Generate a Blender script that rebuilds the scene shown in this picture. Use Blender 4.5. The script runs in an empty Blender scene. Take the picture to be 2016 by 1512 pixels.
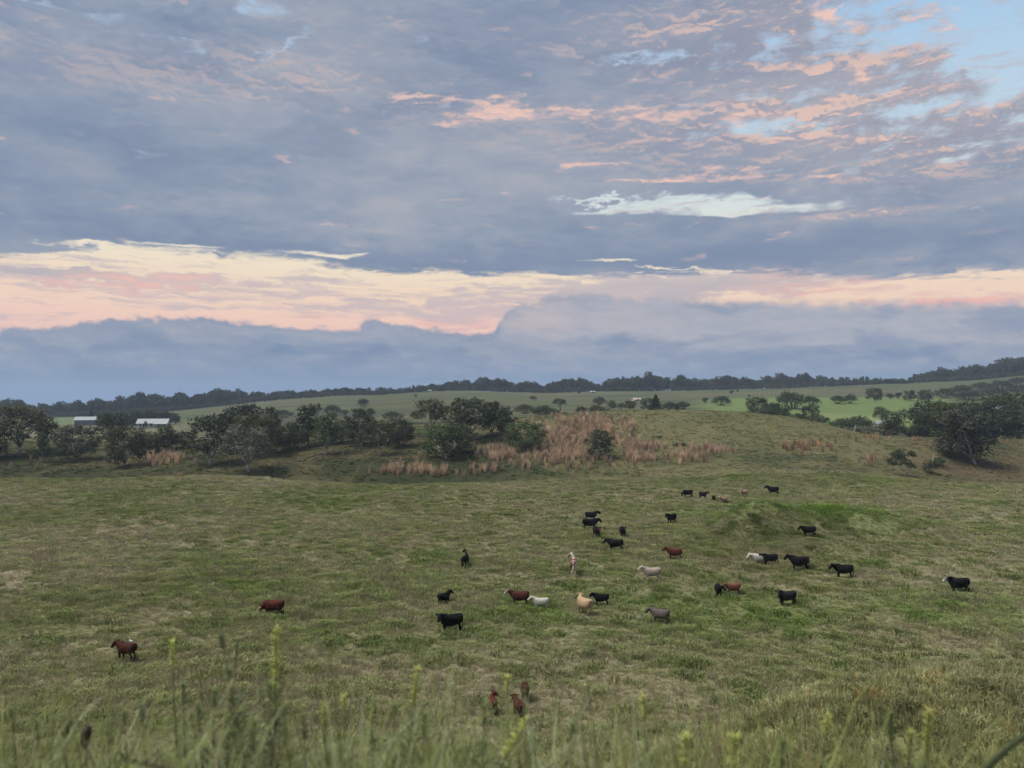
import bpy, bmesh, math, random
import numpy as np
from mathutils import Vector, Matrix, Euler

sc = bpy.context.scene
COL = sc.collection
R = math.radians
F = 1523.0            # focal length in photograph pixels (2016 wide)
U0, V0 = 1008.0, 788.0   # principal column, horizon row
EXPO = 1.75

# ------------------------------------------------------------------ camera
cam_d = bpy.data.cameras.new('camera'); cam = bpy.data.objects.new('camera', cam_d)
COL.objects.link(cam); sc.camera = cam
cam_d.sensor_width = 36.0; cam_d.lens = 36.0 * F / 2016.0
cam_d.clip_start = 0.05; cam_d.clip_end = 60000
cam.location = (0, 0, 0)
cam.rotation_euler = (R(90) + math.atan((V0 - 756.0) / F), 0, 0)
cam_d.dof.use_dof = True; cam_d.dof.focus_distance = 110.0
cam_d.dof.aperture_fstop = (cam_d.lens / 1000.0) / 0.015

sc.view_settings.view_transform = 'Standard'; sc.view_settings.look = 'None'
sc.view_settings.gamma = 1.0; sc.view_settings.exposure = EXPO
sc.view_settings.use_curve_mapping = False
sc.cycles.use_denoising = True
sc.cycles.use_adaptive_sampling = True; sc.cycles.adaptive_threshold = 0.02; sc.cycles.adaptive_min_samples = 8
sc.cycles.max_bounces = 6; sc.cycles.diffuse_bounces = 2; sc.cycles.glossy_bounces = 2
sc.cycles.transmission_bounces = 2; sc.cycles.transparent_max_bounces = 8; sc.cycles.volume_bounces = 2

# ------------------------------------------------------------------ colours
def lin(r, g, b, k=1.0):
    f = lambda c: (c / 12.92 if c <= 0.04045 else ((c + 0.055) / 1.055) ** 2.4)
    return (f(r / 255) * k, f(g / 255) * k, f(b / 255) * k, 1.0)

# ------------------------------------------------------------------ node expressions
class X:
    """one socket of a node tree, with arithmetic"""
    def __init__(s, t, k): s.t, s.k = t, k
    def _m(s, op, *a):
        n = s.t.nodes.new('ShaderNodeMath'); n.operation = op
        for i, v in enumerate((s,) + a):
            if isinstance(v, X): s.t.links.new(v.k, n.inputs[i])
            else: n.inputs[i].default_value = v
        return X(s.t, n.outputs[0])
    def __add__(s, o): return s._m('ADD', o)
    def __sub__(s, o): return s._m('SUBTRACT', o)
    def __mul__(s, o): return s._m('MULTIPLY', o)
    def __truediv__(s, o): return s._m('DIVIDE', o)
    __radd__ = __add__; __rmul__ = __mul__
    def __rsub__(s, o): return (s * -1.0) + o
    def max(s, o): return s._m('MAXIMUM', o)
    def min(s, o): return s._m('MINIMUM', o)
    def f(s, op, *a): return s._m(op, *a)
    def step(s, a, b, lo=0.0, hi=1.0):
        n = s.t.nodes.new('ShaderNodeMapRange'); n.interpolation_type = 'SMOOTHSTEP'
        s.t.links.new(s.k, n.inputs[0])
        for i, v in ((1, a), (2, b), (3, lo), (4, hi)):
            if isinstance(v, X): s.t.links.new(v.k, n.inputs[i])
            else: n.inputs[i].default_value = v
        return X(s.t, n.outputs[0])
def vec(t, *a):
    n = t.nodes.new('ShaderNodeCombineXYZ')
    for i, v in enumerate(a):
        if isinstance(v, X): t.links.new(v.k, n.inputs[i])
        else: n.inputs[i].default_value = v
    return X(t, n.outputs[0])
def noise(t, v, scale=1.0, detail=4.0, rough=0.5, dist=0.0, out=0, dim='3D'):
    n = t.nodes.new('ShaderNodeTexNoise'); n.noise_dimensions = dim; t.links.new(v.k, n.inputs['Vector'])
    n.inputs['Scale'].default_value = scale; n.inputs['Detail'].default_value = detail
    n.inputs['Roughness'].default_value = rough; n.inputs['Distortion'].default_value = dist
    return X(t, n.outputs[out])
def mixc(t, fac, a, b):
    n = t.nodes.new('ShaderNodeMix'); n.data_type = 'RGBA'; n.clamp_factor = True
    for i, v in ((0, fac), (6, a), (7, b)):
        if isinstance(v, X): t.links.new(v.k, n.inputs[i])
        else: n.inputs[i].default_value = v
    return X(t, n.outputs[2])
def ramp(t, fac, stops):
    n = t.nodes.new('ShaderNodeValToRGB'); t.links.new(fac.k, n.inputs[0])
    e = n.color_ramp.elements
    while len(e) < len(stops): e.new(0.5)
    for el, (p, c) in zip(e, stops): el.position = p
    for el, (p, c) in zip(e, stops): el.position = p; el.color = c
    return X(t, n.outputs[0])
def curve(t, x, pts):
    n = t.nodes.new('ShaderNodeFloatCurve'); t.links.new(x.k, n.inputs[1])
    c = n.mapping.curves[0]
    while len(c.points) < len(pts): c.points.new(0.5, 0.5)
    for p, q in zip(c.points, pts): p.location = q
    n.mapping.update()
    return X(t, n.outputs[0])

# ------------------------------------------------------------------ sky (world)
world = bpy.data.worlds.new('World'); sc.world = world; world.use_nodes = True
world.cycles.sampling_method = 'NONE'
SUN_EL, SUN_ROT = R(60), R(-100)
def build_sky():
    t = world.node_tree; t.nodes.clear()
    K = 1.0 / 2 ** EXPO
    C = lambda r, g, b: lin(r, g, b, K)
    tc = t.nodes.new('ShaderNodeTexCoord')
    sp = t.nodes.new('ShaderNodeSeparateXYZ'); t.links.new(tc.outputs['Generated'], sp.inputs[0])
    x, y, z = (X(t, o) for o in sp.outputs)
    A = x._m('ARCTAN2', y) * 57.2958            # azimuth, degrees right of the view's north
    E = z._m('ARCSINE') * 57.2958               # elevation, degrees
    nz = lambda v, scale, det, rough=0.55, dist=0.0: noise(t, v, scale, det, rough, dist, 0, '2D')
    def ang(u, v):                              # a place in the sky -> azimuth, elevation
        a = math.atan((u - U0) / F); return math.degrees(a), math.degrees(math.atan((V0 - v) / F * math.cos(a)))
    # ragged coordinates, so that no cloud has a smooth outline
    wa = nz(vec(t, A * 0.22, E * 0.55), 1.0, 5, 0.62); wb = nz(vec(t, A * 0.22 + 31.0, E * 0.55 + 7.0), 1.0, 5, 0.62)
    Aw, Ew = A + (wa - 0.5) * 9.0, E + (wb - 0.5) * 2.6
    AEr, AE0 = vec(t, Aw, Ew, 0.0), vec(t, A, E, 0.0)
    AEs = vec(t, A + (wa - 0.5) * 4.0, E + (wb - 0.5) * 0.7, 0.0)
    def blobs(lst, src=None):                   # sum of soft patches (u, v, half width, half height, tilt, weight)
        src = src or AEr; acc = None
        for (u, v, su, sv, rot, w) in lst:
            a, e = ang(u, v)
            sa, se, sh = su / 26.6, sv / 26.6, 0.0
            q = AEs if (sv < 7 and src is AEr) else src
            if abs(rot) >= 8 and src is AEr:                # tilted patch
                sh = math.tan(R(rot)); q = vec(t, Aw, Ew - Aw * sh, 0.0)
            m = t.nodes.new('ShaderNodeVectorMath'); m.operation = 'MULTIPLY_ADD'; t.links.new(q.k, m.inputs[0])
            m.inputs[1].default_value = (1 / sa, 1 / se, 0); m.inputs[2].default_value = (-a / sa, -(e - sh * a) / se, 0)
            d = t.nodes.new('ShaderNodeVectorMath'); d.operation = 'DOT_PRODUCT'
            t.links.new(m.outputs[0], d.inputs[0]); t.links.new(m.outputs[0], d.inputs[1])
            g = t.nodes.new('ShaderNodeMath'); g.operation = 'POWER'; g.inputs[0].default_value = 0.3679; t.links.new(d.outputs['Value'], g.inputs[1])
            n = t.nodes.new('ShaderNodeMath'); n.operation = 'MULTIPLY_ADD'; t.links.new(g.outputs[0], n.inputs[0]); n.inputs[1].default_value = w
            if acc: t.links.new(acc.k, n.inputs[2])
            else: n.inputs[2].default_value = 0.0
            acc = X(t, n.outputs[0])
        return acc
    def edge(pts, emax=20.0):                   # an elevation that changes with azimuth
        q = []
        for u, v in pts:
            a, e = ang(u, v); q.append(((a + 45) / 90, e / emax))
        return curve(t, A * (1 / 90) + 0.5, q) * emax
    # perspective of a flat cloud deck
    zz = z.max(0.0) + 0.10
    px, py = x / zz, y / zz
    # ---- clear sky: the Nishita sky, warmed along the horizon
    ns = t.nodes.new('ShaderNodeTexSky'); ns.sky_type = 'NISHITA'; ns.sun_disc = False
    ns.sun_elevation = SUN_EL; ns.sun_rotation = SUN_ROT; ns.altitude = 800
    m = t.nodes.new('ShaderNodeMix'); m.data_type = 'RGBA'; m.blend_type = 'MULTIPLY'
    m.inputs[0].default_value = 1.0; t.links.new(ns.outputs[0], m.inputs[6]); m.inputs[7].default_value = (0.10, 0.10, 0.10, 1)
    nish = X(t, m.outputs[2])
    base = ramp(t, E * (1 / 50), [
        (0.00, C(150, 165, 205)), (0.07, C(222, 184, 178)), (0.105, C(238, 195, 176)), (0.15, C(240, 210, 181)),
        (0.20, C(240, 224, 194)), (0.27, C(216, 224, 218)), (0.36, C(190, 213, 226)), (0.52, C(162, 198, 230)), (1.0, C(122, 168, 222))])
    clear = mixc(t, 0.04, base, nish)
    # ---- thin streaks in the clear band
    st = nz(vec(t, Aw * 0.085, Ew * 0.85), 1.0, 6, 0.62)
    st2 = nz(vec(t, A * 0.30 + wa * 2.0, E * 2.6 + wb * 2.0), 1.0, 5, 0.62)
    amt = blobs([(700, 590, 480, 32, 0, .13), (260, 553, 190, 14, -2, .22), (950, 620, 120, 22, 0, .16), (1400, 562, 300, 22, 0, .40), (1900, 590, 260, 10, 0, .24), (60, 535, 90, 12, -4, .2), (600, 548, 90, 6, 0, .16)])
    sa = (st * 0.45 + st2 * 0.55 + amt).step(0.51, 0.70)
    pinkness = blobs([(230, 553, 150, 12, -2, 1.), (1620, 560, 130, 20, 0, 1.), (1850, 588, 330, 10, 0, 1.), (780, 640, 260, 16, 0, .8)]).min(1.0)
    stc = mixc(t, (st2.step(0.40, 0.58) + 0.3) * pinkness, C(192, 180, 188), C(240, 180, 172))
    stc = mixc(t, blobs([(50, 532, 90, 12, 0, 1.), (1400, 564, 260, 16, 0, .75)]), stc, C(160, 165, 182))
    col = mixc(t, sa * (E.step(3.0, 5.0)) * 0.75, clear, stc)
    # ---- the grey deck
    w1 = nz(vec(t, px * 0.55, py * 0.55), 1.0, 3)
    ang_s = (w1 - 0.5) * 1.2
    d1 = nz(vec(t, px * 0.9 + ang_s, py * 1.2 + ang_s * 0.6), 1.5, 7, 0.6)
    d2 = nz(vec(t, px * 0.9 + ang_s - 0.02, py * 1.2 + ang_s * 0.6 - 0.10), 1.5, 7, 0.6)
    fine = nz(vec(t, A * 0.08 + wb * 0.8, E * 0.34 + wa * 0.8), 1.0, 7, 0.6)
    puf = nz(vec(t, A * 0.28, E * 0.75 + wa), 1.0, 7, 0.62)
    puf2 = nz(vec(t, A * 0.28 + 0.02, E * 0.75 + wa + 0.16), 1.0, 7, 0.62)
    low = edge([(-400, 498), (0, 500), (150, 494), (450, 505), (600, 512), (720, 538), (900, 548), (1080, 550), (1300, 545), (1600, 540), (1820, 543), (2016, 532), (2500, 520)])
    ee = (E - low) + (fine - 0.5) * 2.0 + (st2 - 0.5) * 1.2
    cover = ee.step(-0.10, 0.45)
    hole = blobs([(1370, 405, 150, 11, 0, .52), (1300, 388, 110, 8, 0, .30), (1480, 412, 140, 6, 0, .34), (1160, 392, 90, 5, -8, .34), (1180, 415, 60, 4, 0, .22), (1600, 412, 110, 5, 0, .16), (1960, 45, 165, 85, -22, .42), (2010, 130, 90, 30, 0, .18),
            (1560, 75, 90, 16, 20, .14), (1500, 180, 150, 14, 0, .18), (1600, 235, 150, 9, 0, .15), (1890, 290, 110, 7, 0, .13), (1960, 395, 120, 10, 4, .12), (1780, 220, 120, 8, 0, .12),
            (520, 10, 50, 30, 0, .34), (545, 95, 80, 18, 35, .30), (660, 115, 60, 16, 0, .22), (370, 88, 60, 10, 10, .20), (800, 60, 40, 24, 0, .16), (250, 60, 90, 8, 0, .14),
            (1240, 105, 60, 8, 0, .20), (1340, 112, 40, 7, 0, .2), (140, 15, 160, 12, 0, .16), (170, 65, 50, 12, 0, .18),
            (260, 497, 150, 8, 0, .46), (350, 482, 90, 3, 0, .30), (640, 500, 90, 4, -3, .34), (715, 499, 26, 2, 0, .30), (1200, 510, 60, 3, 0, .30), (1310, 520, 90, 4, -8, .32), (560, 415, 90, 3, 0, .12)])
    openr = E.step(6, 20) * A.step(8, 26)                 # the deck breaks up to the right and upward
    dens = (d1 - 0.5) * 0.5 + (fine - 0.5) * 0.45 + (puf - 0.5) * (0.35 + openr * 0.55) + 0.74 - hole - openr * 0.07
    da = cover * dens.step(0.33, 0.62)
    shade = (d1 - 0.5) * 0.40 + (fine - 0.5) * 0.5 + (puf - 0.5) * 0.2
    dc = ramp(t, shade.step(-0.21, 0.21), [(0.0, C(115, 132, 160)), (0.38, C(134, 149, 172)), (0.72, C(152, 162, 179)), (1.0, C(170, 173, 182))])
    dc = mixc(t, blobs([(1000, 310, 600, 130, 0, .40)], AE0), dc, C(160, 167, 180))
    dark = blobs([(1650, 478, 520, 36, 0, .75), (1000, 520, 420, 24, 0, .55), (300, 475, 500, 14, 0, .45), (1020, 60, 230, 60, 0, .45), (0, 300, 250, 160, 0, .35)])
    dc = mixc(t, dark, dc, C(120, 138, 166))
    # sun-warmed flanks of the deck
    lit = ((d1 - d2) * 0.8 + (puf - puf2)).step(0.0, 0.16)
    warm = blobs([(300, 140, 420, 50, 0, .24), (860, 30, 300, 50, 0, .10), (650, 150, 200, 40, 0, .24), (1300, 60, 300, 50, 0, .2), (1450, 230, 420, 70, 0, .42),
            (1750, 160, 330, 120, 0, .70), (1500, 40, 280, 60, 0, .50), (1900, 260, 260, 70, 0, .5), (1750, 415, 120, 6, 0, .9)])
    dc = mixc(t, (lit * warm + warm * 0.22).min(1.0), dc, C(222, 192, 182))
    dc = mixc(t, (1.0 - dens.step(0.40, 0.62)) * 0.5, dc, C(198, 200, 212))
    col = mixc(t, da * 0.98, col, dc)
    # ---- bright pink rolls lit low down by the sun
    rn = nz(vec(t, A * 0.26 + wb * 1.5, E * 0.95 + wa * 1.0), 1.0, 6, 0.6)
    rn2 = nz(vec(t, A * 0.26 + wb * 1.5, E * 0.95 + wa * 1.0 + 0.22), 1.0, 6, 0.6)
    rolls = blobs([(985, 205, 70, 22, 0, .36), (860, 190, 100, 7, -4, .30), (1090, 222, 150, 17, -3, .27), (1300, 212, 180, 20, -3, .24), (1470, 238, 120, 12, -4, .26),
             (1190, 320, 80, 6, -3, .28), (1360, 342, 120, 10, 0, .30), (1500, 345, 90, 5, 4, .26), (1210, 356, 50, 5, 6, .25), (1640, 342, 60, 3, 4, .22),
             (1290, 272, 110, 6, -2, .2), (1510, 278, 40, 6, 0, .2), (1630, 298, 60, 7, 0, .18), (870, 244, 50, 5, 0, .2), (1265, 148, 30, 5, 12, .24),
             (1840, 172, 90, 8, 3, .28), (1735, 135, 60, 14, 18, .24), (1660, 15, 50, 18, -20, .26), (1815, 28, 40, 20, -35, .28), (1740, 45, 28, 10, 0, .26),
             (360, 143, 60, 10, 0, .12), (535, 103, 14, 5, 0, .28)])
    ra = (rn * 0.9 + rolls).step(0.56, 0.84)
    rl = (rn - rn2).step(-0.16, 0.14)
    rc = mixc(t, rl, C(192, 178, 186), C(242, 202, 186))
    col = mixc(t, ra * 0.92, col, rc)
    # ---- the low bank of cumulus over the sea
    top = edge([(-400, 690), (0, 652), (60, 655), (110, 640), (200, 628), (330, 622), (470, 630), (560, 640), (690, 648), (760, 640), (860, 648), (960, 655),
                (985, 630), (1008, 604), (1060, 592), (1110, 574), (1180, 576), (1300, 580), (1500, 586), (1750, 588), (2016, 588), (2500, 596)], 12.0)
    b1 = nz(vec(t, A * 0.75, E * 1.0), 1.0, 5, 0.6)
    be = top + (b1 - 0.5) * 1.3 + blobs([(728, 634, 30, 16, 0, .8), (50, 655, 32, 14, 0, .5)], AE0) - E
    ba = be.step(-0.14, A.step(-4, 16, 0.34, 0.9))
    bn = nz(vec(t, A * 0.14 + wb * 0.4, E * 0.46), 1.0, 6, 0.56)
    bn2 = nz(vec(t, A * 0.14 + wb * 0.4 + 0.05, E * 0.46 + 0.16), 1.0, 6, 0.56)
    bc = ramp(t, E * (1 / 8), [(0.0, C(120, 146, 184)), (0.14, C(122, 145, 176)), (0.36, C(131, 149, 174)), (0.58, C(148, 158, 176)), (0.9, C(154, 161, 176))])
    b3 = nz(vec(t, A * 0.36, E * 0.85 + wb), 1.0, 5, 0.58); b4 = nz(vec(t, A * 0.36 + 0.06, E * 0.85 + wb + 0.20), 1.0, 5, 0.58)
    bl = ((bn - bn2) * 0.6 + (b3 - b4) * 0.7 + (b1 - 0.5) * 0.15).step(-0.13, 0.16)
    bc = mixc(t, E.step(1.4, 4.2) * A.step(-8, 12) * (bl * 0.5 + 0.5), bc, C(176, 178, 187))
    bc = mixc(t, blobs([(1040, 625, 70, 34, 0, .95), (1200, 630, 140, 26, 0, .5)]) * (bl * 0.5 + 0.5), bc, C(204, 188, 188))
    bc = mixc(t, bl * 0.55 * E.step(0.8, 3.5), bc, C(172, 176, 188))
    bc = mixc(t, bn.step(0.50, 0.66) * 0.5 + blobs([(600, 690, 420, 16, 0, .5), (1350, 668, 300, 8, 0, .4), (1750, 700, 260, 14, 0, .45)]), bc, C(117, 138, 168))
    bc = mixc(t, (1.0 - be.step(0.0, 0.8)) * 0.5, bc, C(142, 151, 174))
    col = mixc(t, ba, col, bc)
    bg = t.nodes.new('ShaderNodeBackground'); t.links.new(col.k, bg.inputs[0]); bg.inputs[1].default_value = 1.0
    o = t.nodes.new('ShaderNodeOutputWorld'); t.links.new(bg.outputs[0], o.inputs[0])
build_sky()

# ------------------------------------------------------------------ sun: soft dusk light from high on the left
sl = bpy.data.lights.new('sun', 'SUN'); sl.energy = 1.5; sl.angle = R(35); sl.color = (1.0, 0.93, 0.85)
sun = bpy.data.objects.new('sun', sl); COL.objects.link(sun)
sun.rotation_euler = Vector((math.sin(SUN_ROT) * math.cos(SUN_EL), math.cos(SUN_ROT) * math.cos(SUN_EL), math.sin(SUN_EL))).to_track_quat('Z', 'Y').to_euler()

# ------------------------------------------------------------------ helpers
rng = np.random.default_rng(7)
def hash2(ix, iy, s):
    h = (ix.astype(np.int64) * 374761393 + iy.astype(np.int64) * 668265263 + s * 1442695041) & 0x7fffffff
    h = ((h ^ (h >> 13)) * 1274126177) & 0x7fffffff
    return ((h ^ (h >> 16)) & 0xffff) / 65535.0
def vnoise(x, y, s=0):
    x, y = np.asarray(x, float), np.asarray(y, float)
    ix, iy = np.floor(x), np.floor(y); fx, fy = x - ix, y - iy
    fx = fx * fx * fx * (fx * (fx * 6 - 15) + 10); fy = fy * fy * fy * (fy * (fy * 6 - 15) + 10)
    a, b = hash2(ix, iy, s), hash2(ix + 1, iy, s); c, d = hash2(ix, iy + 1, s), hash2(ix + 1, iy + 1, s)
    return (a + (b - a) * fx) * (1 - fy) + (c + (d - c) * fx) * fy - 0.5
def fbm(x, y, o=4, s=0, g=0.5):
    r, a = 0.0, 1.0
    for k in range(o):
        r = r + a * vnoise(x, y, s + 17 * k); x, y, a = x * 2.03 + 5.1, y * 2.03 - 3.7, a * g
    return r
def ss(a, b, x):
    t = np.clip((np.asarray(x, float) - a) / (b - a), 0, 1); return t * t * (3 - 2 * t)
def tag(o, label=None, cat=None, group=None, kind=None):
    if label: o['label'] = label
    if cat: o['category'] = cat
    if group: o['group'] = group
    if kind: o['kind'] = kind
    return o
def link(o, parent=None):
    COL.objects.link(o)
    if parent: o.parent = parent
    return o
def empty(name, loc=(0, 0, 0), rz=0.0, s=1.0):
    o = bpy.data.objects.new(name, None); o.location = loc; o.rotation_euler = (0, 0, rz); o.scale = (s, s, s); return link(o)
def mesh_np(name, V, Q, mat=None, smooth=False):
    """V (n,3) and Q (m,k) faces of one size -> mesh"""
    V = np.asarray(V, np.float32); Q = np.asarray(Q, np.int32); k = Q.shape[1]
    me = bpy.data.meshes.new(name)
    me.vertices.add(len(V)); me.vertices.foreach_set('co', V.ravel())
    me.loops.add(Q.size); me.loops.foreach_set('vertex_index', Q.ravel())
    me.polygons.add(len(Q)); me.polygons.foreach_set('loop_start', np.arange(0, Q.size, k, dtype=np.int32))
    me.polygons.foreach_set('loop_total', np.full(len(Q), k, np.int32))
    me.polygons.foreach_set('use_smooth', np.full(len(Q), smooth))
    me.update(calc_edges=True)
    if mat: me.materials.append(mat)
    return me
def vcol(me, name, C):
    a = me.color_attributes.new(name, 'FLOAT_COLOR', 'POINT')
    C = np.asarray(C, np.float32)
    if C.shape[1] == 3: C = np.hstack([C, np.ones((len(C), 1), np.float32)])
    a.data.foreach_set('color', C.ravel())

class MB:
    """collects boxes, prisms and tapered tubes of one part"""
    def __init__(s): s.v, s.f = [], []
    def box(s, x0, x1, y0, y1, z0, z1):
        n = len(s.v)
        s.v += [(x, y, z) for z in (z0, z1) for (x, y) in ((x0, y0), (x1, y0), (x1, y1), (x0, y1))]
        s.f += [tuple(n + i for i in q) for q in ((3, 2, 1, 0), (4, 5, 6, 7), (0, 1, 5, 4), (1, 2, 6, 5), (2, 3, 7, 6), (3, 0, 4, 7))]; return s
    def poly(s, pts, faces):
        n = len(s.v); s.v += [tuple(p) for p in pts]; s.f += [tuple(n + i for i in q) for q in faces]; return s
    def tube(s, pts, radii, k=6, cap=True):
        n0 = len(s.v); P = [Vector(p) for p in pts]
        for i, p in enumerate(P):
            d = (P[min(i + 1, len(P) - 1)] - P[max(i - 1, 0)]).normalized()
            a = d.orthogonal().normalized() if abs(d.z) > 0.95 else d.cross(Vector((0, 0, 1))).normalized()
            b = d.cross(a)
            r = radii[i]; ra, rb = r if isinstance(r, tuple) else (r, r)
            for j in range(k):
                t = 2 * math.pi * j / k; s.v.append(tuple(p + a * (math.cos(t) * ra) + b * (math.sin(t) * rb)))
        for i in range(len(P) - 1):
            for j in range(k):
                q = n0 + i * k; s.f.append((q + j, q + (j + 1) % k, q + k + (j + 1) % k, q + k + j))
        if cap:
            s.f.append(tuple(n0 + j for j in reversed(range(k)))); s.f.append(tuple(n0 + (len(P) - 1) * k + j for j in range(k)))
        return s
    def mesh(s, name, mat=None, smooth=False):
        me = bpy.data.meshes.new(name); me.from_pydata(s.v, [], s.f)
        if smooth: me.polygons.foreach_set('use_smooth', [True] * len(me.polygons))
        if mat: me.materials.append(mat)
        me.update(); return me
    def build(s, name, mat, parent=None, smooth=False):
        return link(bpy.data.objects.new(name, s.mesh(name, mat, smooth)), parent)

def material(name, rough=0.9, spec=0.2):
    m = bpy.data.materials.new(name); m.use_nodes = True; t = m.node_tree
    b = t.nodes['Principled BSDF']; b.inputs['Roughness'].default_value = rough
    b.inputs['Specular IOR Level'].default_value = spec
    return m, t, b
def attr(t, name, typ='GEOMETRY'):
    n = t.nodes.new('ShaderNodeAttribute'); n.attribute_name = name; n.attribute_type = typ; return X(t, n.outputs['Color'])
def scalec(t, c, k):
    n = t.nodes.new('ShaderNodeVectorMath'); n.operation = 'SCALE'; t.links.new(c.k, n.inputs[0])
    if isinstance(k, X): t.links.new(k.k, n.inputs['Scale'])
    else: n.inputs['Scale'].default_value = k
    return X(t, n.outputs[0])
def objpos(t):
    return X(t, t.nodes.new('ShaderNodeTexCoord').outputs['Object'])
def worldpos(t):
    return X(t, t.nodes.new('ShaderNodeNewGeometry').outputs['Position'])

# ------------------------------------------------------------------ lie of the land
CU = np.array([-500, 0, 250, 420, 600, 740, 900, 1050, 1250, 1400, 1560, 1700, 1850, 2016, 2600], float)
ROWS = [  # depth: row of the photograph at which the land lies, for each column above
    (160, [946, 945, 941, 937, 947, 955, 953, 950, 948, 944, 938, 936, 949, 957, 960]),
    (173, [961, 960, 957, 953, 958, 960, 954, 945, 940, 931, 923, 927, 944, 950, 950]),
    (190, [928, 928, 926, 923, 920, 914, 910, 912, 912, 907, 901, 897, 903, 914, 918]),
    (210, [902, 901, 900, 897, 893, 886, 884, 882, 872, 866, 866, 869, 872, 884, 886]),
    (228, [884, 883, 880, 877, 873, 864, 862, 852, 836, 833, 846, 859, 862, 866, 866]),
    (246, [872, 872, 868, 864, 859, 850, 845, 830, 812, 811, 824, 851, 866, 868, 864]),
    (262, [866, 866, 864, 860, 854, 845, 839, 822, 809, 811, 827, 856, 872, 870, 860]),
    (300, [864, 866, 864, 858, 848, 840, 834, 824, 816, 818, 836, 855, 860, 856, 840]),
    (360, [860, 862, 860, 854, 842, 832, 826, 820, 813, 814, 826, 836, 836, 832, 815]),
    (430, [850, 852, 852, 844, 830, 822, 815, 812, 806, 802, 802, 806, 810, 808, 795]),
    (520, [842, 842, 842, 830, 814, 808, 800, 801, 797, 790, 786, 786, 788, 786, 772]),
    (620, [834, 833, 832, 818, 800, 797, 788, 792, 789, 782, 780, 779, 778, 772, 760]),
    (740, [829, 828, 822, 806, 789, 783, 774, 780, 779, 776, 772, 765, 763, 752, 740]),
    (900, [824, 822, 812, 801, 785, 778, 769, 772, 770, 768, 763, 756, 752, 737, 724]),
    (1150, [820, 818, 809, 800, 788, 781, 775, 776, 773, 771, 767, 759, 754, 743, 736]),
    (1600, [818, 815, 808, 802, 792, 787, 782, 782, 780, 778, 774, 768, 764, 758, 755]),
    (6000, [797, 797, 797, 797, 797, 797, 797, 797, 797, 797, 797, 797, 797, 797, 797])]
RY = np.array([r[0] for r in ROWS], float); RV = np.array([r[1] for r in ROWS], float)
def cubic_w(t):
    return (-.5 * t + t * t - .5 * t ** 3, 1 - 2.5 * t * t + 1.5 * t ** 3, .5 * t + 2 * t * t - 1.5 * t ** 3, -.5 * t * t + .5 * t ** 3)
_g = np.linspace(-500, 2600, 311); _RV = []
for r in RV:                                   # smooth each row across the columns
    i = np.clip(np.searchsorted(CU, _g) - 1, 0, len(CU) - 2); t = (_g - CU[i]) / (CU[i + 1] - CU[i])
    w = cubic_w(t); idx = [np.clip(i + k, 0, len(CU) - 1) for k in (-1, 0, 1, 2)]
    _RV.append(sum(w[k] * r[idx[k]] for k in range(4)))
_RV = np.array(_RV); _RZ = -(_RV - V0) / F * RY[:, None]
def far_z(Xc, Yc):
    u = np.clip(U0 + F * Xc / np.maximum(Yc, 1), -499, 2599)
    gu = (u + 500) / 10.0; j = np.minimum(gu.astype(int), 309); fu = gu - j
    ly = np.log(np.clip(Yc, RY[0], RY[-1])); L = np.log(RY)
    i = np.clip(np.searchsorted(L, ly, side='right') - 1, 0, len(RY) - 2); t = (ly - L[i]) / (L[i + 1] - L[i])
    w = cubic_w(t)
    z = 0.0
    for k in range(4):
        r = np.clip(i + k - 1, 0, len(RY) - 1)
        z = z + w[k] * (_RZ[r, j] * (1 - fu) + _RZ[r, j + 1] * fu)
    return z
BY = [-60, -8, 0, 1.4, 3, 6, 12, 20, 30, 40, 60, 200]; BZ = [0.5, -1.2, -1.6, -1.8, -2.5, -4.7, -8.8, -13.0, -15.6, -16.5, -16.6, -16.6]
def H(Xc, Yc):
    """height of the ground (the camera's eye is z = 0)"""
    Xc, Yc = np.broadcast_arrays(np.asarray(Xc, float), np.asarray(Yc, float))
    near = np.interp(Yc, BY, BZ)
    near = near + 5.5 * np.exp(-((Yc - 24) / 9.0) ** 2) * ss(-2, 13, Xc) - 1.2 * np.exp(-((Yc - 12) / 6.0) ** 2) * ss(2, 8, Xc)
    near = near + 0.5 * fbm(Xc / 22, Yc / 22, 3, 3) * ss(30, 50, Yc)
    # the grassy mound in the field
    def g(x, y, sx, sy, h): return h * np.exp(-((Xc - x) / sx) ** 2 - ((Yc - y) / sy) ** 2)
    near = near + g(29.0, 93, 4.6, 4.4, 3.5) + g(38, 95, 9.0, 4.8, 3.2) + g(50, 96, 9, 6, 1.3) + g(33.5, 84.0, 5.0, 3.0, 1.3) + g(24, 87, 5, 5, 0.9)
    f = far_z(Xc, Yc)
    f = f + (0.7 * fbm(Xc / 30, Yc / 30, 3, 11) * ss(165, 200, Yc) + 2.2 * fbm(Xc / 120, Yc / 120, 3, 23) * ss(280, 500, Yc))
    z = near + (f - near) * ss(128, 162, Yc)
    amp = ss(-2, 6, Yc) * (1 - 0.75 * ss(160, 400, Yc))
    z = z + amp * (0.30 * fbm(Xc / 3.4, Yc / 2.6, 2, 41) + 0.16 * fbm(Xc / 1.2, Yc / 1.0, 2, 57))
    return z
def h1(x, y): return float(H(np.array([x]), np.array([y]))[0])
def hit(u, v, y0=30.0, y1=1500.0):
    """first ground met looking at that row and column of the photograph -> x, y, z"""
    for n in (160, 40):
        Y = np.exp(np.linspace(math.log(y0), math.log(y1), n)); Xs = (u - U0) / F * Y
        d = H(Xs, Y) + (v - V0) / F * Y
        k = int(np.argmax(d > 0)) if (d > 0).any() else len(Y) - 1
        y0, y1 = Y[max(k - 1, 0)], Y[k]
    return Xs[k], Y[k], float(H(Xs[k:k + 1], Y[k:k + 1])[0])
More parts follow.
